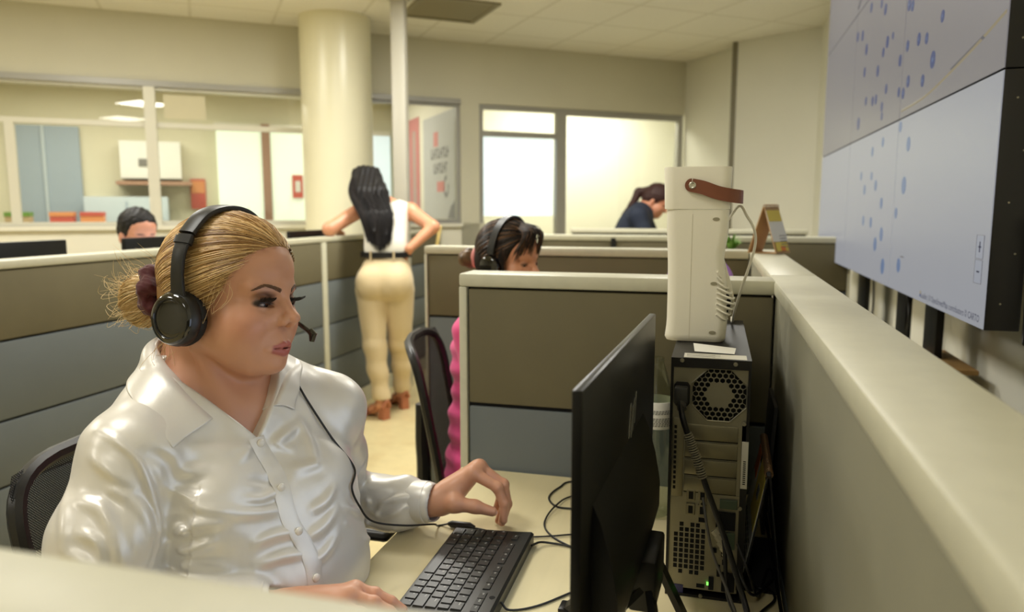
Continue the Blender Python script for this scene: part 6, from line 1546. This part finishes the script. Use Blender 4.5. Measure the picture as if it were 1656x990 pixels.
Tq = SDF(); tors3(Tq, .010); Tq.warp(lambda P: .004 * np.sin(P[:, 2] * 95 + 9 * P[:, 1]) + .003 * bumpy(P, 50, 12))
for y in (-1, 1): Tq.chain([T3 + np.array([0, y * .165, .99]), T3 + np.array([.06, y * .21, .77]), T3 + np.array([.22, y * .13, .775])], [.06, .054, .042], .02)
Tq.cone(T3 + up3 * 1.06, T3 + up3 * 1.2, .07, .07, .01, 's')
sdf_obj('pink_blouse', Tq, (-.95, 1.7, .42), (-.2, 2.55, 1.16), .005, pm('pink_fabric', (226, 72, 138), .7, sheen=.2), PW)
Tr3 = SDF()
for y in (-1, 1): Tr3.chain([T3 + np.array([.02, y * .09, .53]), T3 + np.array([.42, y * .10, .53]), T3 + np.array([.38, y * .10, .11])], [.092, .066, .048], .03)
sdf_obj('trousers', Tr3, (-.95, 1.85, .0), (.05, 2.45, .72), .007, pm('dark_blue_trousers', (34, 36, 52), .8), PW)
Hq = SDF(); Hq.ell(w3((-.008, 0, .047)), (.098, .080, .0865), .01, R3); Hq.ell(w3((-.05, 0, -.005)), (.059, .065, .067), .03, R3)
nq = R3 @ np.array((.86, 0, -.51)); Hq._add('i', .012, lambda P: ((P - H3.astype(np.float32)) @ nq.astype(np.float32) - .022), (0, 0, 0), 1e3)
hq = sdf_obj('hair', Hq, H3 - .2, H3 + .2, .004, M['hair_dark'], PW, flat_skin((34, 26, 22)))
DK = [(38, 28, 24), (26, 21, 20), (58, 42, 32), (46, 34, 28), (118, 84, 54)]
hair_strands('hair_strands', w3, R3, 1, hq, 1500, (-.008, 0, .046), (.1045, .0855, .0925), (-.112, 0, -.01), lambda p: p[0] * .86 - p[2] * .51 < .016 and p[2] > -.06, DK, 6, .0011, off=(0, .03), sag=.1)
r = np.random.default_rng(12); P_, cc, rr = [], [], []
for k in range(150):   # parted bangs falling over the forehead
    y0 = r.uniform(-.06, .06); p0 = np.array((.052 + r.uniform(-.02, .012), y0 * .55, .132 - abs(y0) * .25)); sd = 1 if y0 > 0 else -1
    e = np.array((.093 - abs(y0) * .55, y0 * 1.0 + sd * .012, .040 + r.uniform(-.012, .025) - abs(y0) * .35)); mid = (p0 + e) / 2 + np.array((.028, 0, .022))
    P_.append(np.array([w3(q) for q in smooth_path([p0, mid, e], 6)])); cc.append(L3(*DK[r.integers(5)])); rr.append(.0009)
for k in range(90):   # lock in front of the ear
    y0 = -.080 + r.normal() * .003; P_.append(np.array([w3(q) for q in smooth_path([(.0 + r.uniform(0, .035), -.062, .10), (.024 + r.normal() * .008, y0, .04), (.026 + r.normal() * .009, y0 + .002, -.03), (.024 + r.normal() * .009, y0 + .004, -.075)], 4)])); cc.append(L3(*DK[r.integers(5)])); rr.append(.0009)
strands('bangs', P_, rr, cc, M['hair'], hq)
Bq = SDF(); Bq.ell(w3((-.142, -.02, .0)), (.034, .036, .030), .01, R3); Bq.warp(lambda P: .003 * bumpy(P, 190, 5)); sdf_obj('bun', Bq, H3 - .25, H3 + .1, .004, M['hair'], hq, lambda V: np.tile(L3(96, 72, 44), (len(V), 1)) * (1 + .5 * bumpy(V, 260, 9))[:, None])
b = MB(); b.tube([w3((-.112, -.012 + .024 * math.cos(2 * PI * i / 24), .006 + .028 * math.sin(2 * PI * i / 24))) for i in range(25)], .0085, 10, caps=False); b.build('hair_tie', pm('pink_hair_tie', (226, 150, 146), .7), PW, world=True)
H3S = empty('headset', tuple(H3), 0, 'black headset worn by the dark haired woman in pink', 'headset')
b = MB(); pts = [w3((.0, .0965 * math.cos(a), .018 + .1255 * math.sin(a))) for a in np.linspace(0.12, PI - .12, 33)]
V, F = [], []
for i, p in enumerate(pts):
    nn = p - w3((0, 0, .03)); nn /= np.linalg.norm(nn); xx = R3[:, 0]
    for (a, q) in ((-.011, 0), (.011, 0), (.011, .006), (-.011, .006)): V.append(p + xx * a + nn * q)
for i in range(32):
    for k in range(4): F.append([i * 4 + k, i * 4 + (k + 1) % 4, i * 4 + 4 + (k + 1) % 4, i * 4 + 4 + k])
b.add(V, F); b.build('headband', M['hs'], H3S, world=True)
for s_ in (-1, 1):
    b = MB(); b.lathe([(0, -.004), (.034, -.004), (.036, .004), (.034, .018), (.026, .022), (0, .0215)], 32); b.v = [tuple(w3((-.002 + v[0], s_ * (.083 + v[2]), -.006 + v[1]))) for v in b.v]; b.build('ear_cup', M['hs_gloss'], H3S, world=True)
    b = MB(); b.tube([w3((-.002 + .026 * math.cos(2 * PI * i / 24), s_ * .079, -.006 + .026 * math.sin(2 * PI * i / 24))) for i in range(25)], .010, 8, caps=False); b.build('ear_cushion', M['foam'], H3S, world=True)

# ------------------------------------------------------------------ man behind the left partition
MN = empty('person', (-2.80, 3.05, 0), 0, 'dark haired man looking over a black monitor beyond the left partition', 'person')
H4 = np.array([-2.742, 3.046, 1.185]); R4 = rot(math.radians(-24), math.radians(10), 0); T4 = np.array([-2.80, 3.06, 0])
A = SDF(); w4 = add_head(A, H4, R4, 1.02, True); A.cone(w4((-.03, 0, -.05)), T4 + up3 * 1.02, .056, .06, .02)
def tors4(S, g=0):
    S.ell(T4 + up3 * .88, (.11 + g, .17 + g, .2 + g), .05); S.ell(T4 + up3 * .66, (.12 + g, .165 + g, .18 + g), .05)
    for y in (-1, 1): S.cone(T4 + up3 * 1.0, T4 + np.array([0, y * .18, .97]), .055 + g, .055 + g, .04)
tors4(A, -.006)
for y in (-1, 1):
    s0, e0, h0 = T4 + np.array([0, y * .19, .96]), T4 + np.array([.03, y * .25, .80]), T4 + np.array([.17, y * .13, .775])
    A.chain([s0, e0, h0], [.052, .044, .03], .02); add_hand(A, h0, [[h0 + np.array([.05 + .02 * j, y * (.03 - .019 * i), .008 - .006 * j]) for j in range(4)] for i in range(4)], [h0 + np.array([.01 + .022 * j, -y * .032 - y * .004 * j, -.006]) for j in range(4)], .026, .0095)
    A.chain([T4 + np.array([0, y * .09, .52]), T4 + np.array([.30, y * .1, .52]), T4 + np.array([.20, y * .1, .08])], [.085, .06, .04], .03); A.cone(T4 + np.array([.20, y * .1, .045]), T4 + np.array([.34, y * .1, .035]), .036, .03, .02)
def cols4(V):
    q = (V - H4) @ R4; c = np.tile(L3(206, 146, 118), (len(V), 1)); m = np.clip((-.03 - q[:, 2]) / .01, 0, 1)[:, None] * (q[:, 2] > -.13)[:, None]; c = c + m * .7 * (L3(60, 46, 40) - c)
    for y in (-1, 1):
        m = np.clip((1 - np.sqrt((((q - np.array((.086, y * .03, .028))) / np.array((.02, .02, .005))) ** 2).sum(1))) * 3, 0, 1)[:, None]; c = c + m * .9 * (L3(30, 24, 22) - c)
    return c
sdf_obj('body', A, (-3.1, 2.6, 0), (-2.2, 3.5, 1.36), .006, M['skin'], MN, cols4)
for y in (-1, 1): eye_obj(w4, R4, y, MN, 1.02)
Hm = SDF(); Hm.ell(w4((-.012, 0, .056)), (.103, .084, .088), .01, R4); Hm.ell(w4((-.045, 0, .01)), (.062, .072, .06), .03, R4); nm4 = R4 @ np.array((.80, 0, -.60))
Hm._add('i', .008, lambda P: ((P - H4.astype(np.float32)) @ nm4.astype(np.float32) - .012), (0, 0, 0), 1e3); Hm.warp(lambda P: .0025 * bumpy(P, 300, 15))
sdf_obj('hair', Hm, H4 - .2, H4 + .2, .004, M['hair_dark'], MN, flat_skin((24, 21, 20)))
Sm = SDF(); tors4(Sm, .012); Sm.warp(lambda P: .003 * bumpy(P, 40, 2)); Sm.cone(T4 + up3 * 1.05, T4 + up3 * 1.2, .07, .075, .01, 's')
for y in (-1, 1): Sm.chain([T4 + np.array([0, y * .19, .96]), T4 + np.array([.03, y * .25, .80]), T4 + np.array([.12, y * .17, .785])], [.066, .058, .045], .02)
sdf_obj('shirt', Sm, (-3.1, 2.6, .45), (-2.4, 3.5, 1.12), .007, pm('grey_shirt', (150, 158, 170), .8), MN)
Sm = SDF()
for y in (-1, 1): Sm.chain([T4 + np.array([0, y * .09, .52]), T4 + np.array([.30, y * .1, .52]), T4 + np.array([.20, y * .1, .10])], [.095, .07, .05], .03)
sdf_obj('trousers', Sm, (-3.1, 2.7, .03), (-2.2, 3.4, .7), .008, pm('man_trousers', (40, 42, 50), .8), MN)
office_chair((-2.95, 3.06), 0.0, 'black office chair of the dark haired man beyond the left partition', (0.55, 0.95), 0.66)
office_chair_pos = None

# ------------------------------------------------------------------ person in navy bending over the far desk
NV = empty('person', (-.72, 5.62, 0), 0, 'person in navy shirt with dark ponytail, bending forward before the bright glass', 'person')
H5 = np.array([-.445, 5.66, 1.372]); f5 = np.array([.80, -.12, -.58]); f5 /= np.linalg.norm(f5); l5 = np.array([.1, .99, 0]); l5 -= f5 * (l5 @ f5); l5 /= np.linalg.norm(l5); R5 = np.stack([f5, l5, np.cross(f5, l5)], 1)
hp5 = np.array([-.80, 5.62, .90]); ch5 = np.array([-.60, 5.635, 1.20]); ax5 = (ch5 - hp5) / np.linalg.norm(ch5 - hp5); F5 = np.cross(np.array([0, 1.0, 0]), ax5); F5 /= np.linalg.norm(F5); RN = np.stack([F5, np.array([0, 1.0, 0]), ax5], 1)
A = SDF(); w5 = add_head(A, H5, R5, 1.0, False); A.cone(w5((-.03, 0, -.04)), ch5 + ax5 * .13, .05, .058, .02)
def tors5(S, g=0):
    S.ell(ch5, (.105 + g, .16 + g, .19 + g), .05, RN); S.ell(hp5 + ax5 * .12, (.105 + g, .15 + g, .16 + g), .05, RN); S.ell(hp5, (.12 + g, .17 + g, .13 + g), .05, RN)
    for y in (-1, 1): S.cone(ch5 + ax5 * .1, ch5 + ax5 * .085 + np.array([0, y * .17, 0]), .055 + g, .055 + g, .04)
tors5(A, -.006)
for y in (-1, 1):
    s0 = ch5 + ax5 * .085 + np.array([0, y * .18, 0]); e0 = s0 + np.array([.09, y * .03, -.21]); h0 = np.array([-.33, 5.62 + y * .10, .80]) + np.array([.02, 0, .0])
    A.chain([s0, e0, h0], [.05, .042, .028], .02); add_hand(A, h0, [[h0 + np.array([.06 + .028 * j, y * (.03 - .019 * i), .0 - .010 * j]) for j in range(4)] for i in range(4)], [h0 + np.array([.01 + .025 * j, -y * .032 - y * .004 * j, -.012]) for j in range(4)], .025, .009)
    A.chain([hp5 + np.array([0, y * .09, -.04]), hp5 + np.array([.03, y * .1, -.42]), hp5 + np.array([-.02, y * .1, -.80])], [.09, .06, .04], .03); A.cone(hp5 + np.array([-.02, y * .1, -.86]), hp5 + np.array([.14, y * .1, -.87]), .036, .028, .02)
sdf_obj('body', A, (-1.05, 5.2, 0), (.05, 6.1, 1.56), .006, M['skin'], NV, flat_skin((200, 138, 108)))
Sn = SDF(); tors5(Sn, .012); Sn.warp(lambda P: .004 * bumpy(P, 36, 7))
for y in (-1, 1): s0 = ch5 + ax5 * .085 + np.array([0, y * .18, 0]); Sn.cone(s0, s0 + np.array([.07, y * .025, -.16]), .064, .06, .03)
Sn.cone(ch5 + ax5 * .17, ch5 + ax5 * .3, .07, .08, .01, 's')
sdf_obj('navy_shirt', Sn, (-1.1, 5.2, .72), (-.1, 6.1, 1.5), .006, pm('navy_cotton', (32, 40, 58), .8), NV)
Sn = SDF(); Sn.ell(hp5 - up3 * .03, (.13, .18, .13), .05)
for y in (-1, 1): Sn.chain([hp5 + np.array([0, y * .09, -.04]), hp5 + np.array([.03, y * .1, -.42]), hp5 + np.array([-.02, y * .1, -.80])], [.1, .07, .055], .03)
sdf_obj('trousers', Sn, (-1.1, 5.25, .03), (-.5, 6.05, 1.02), .008, pm('dark_trousers', (36, 36, 42), .8), NV)
Hn = SDF(); u5 = R5[:, 2]; Hn.ell(w5((-.008, 0, .05)), (.104, .085, .092), .01, R5); Hn.ell(w5((-.05, 0, .0)), (.062, .07, .07), .03, R5); n5 = R5 @ np.array((.82, 0, -.57)); Hn._add('i', .01, lambda P: ((P - H5.astype(np.float32)) @ n5.astype(np.float32) - .014), (0, 0, 0), 1e3)
Hn.chain([w5((-.11, 0, .03)), w5((-.15, .01, -.02)), H5 + np.array([-.17, -.03, -.02]), H5 + np.array([-.24, -.04, -.10])], [.024, .032, .024, .008], .015); Hn.warp(lambda P: .002 * bumpy(P, 200, 3))
sdf_obj('hair', Hn, H5 - .35, H5 + .25, .005, M['hair_dark'], NV, flat_skin((58, 36, 32)))

# strands of hair are past counting
for o in bpy.data.objects:
    if o.name.split('.')[0] in ('hair_strands', 'bun_strands', 'bun_wisps', 'loose_hairs', 'bangs', 'eyelashes', 'eyebrow'): o['kind'] = 'stuff'
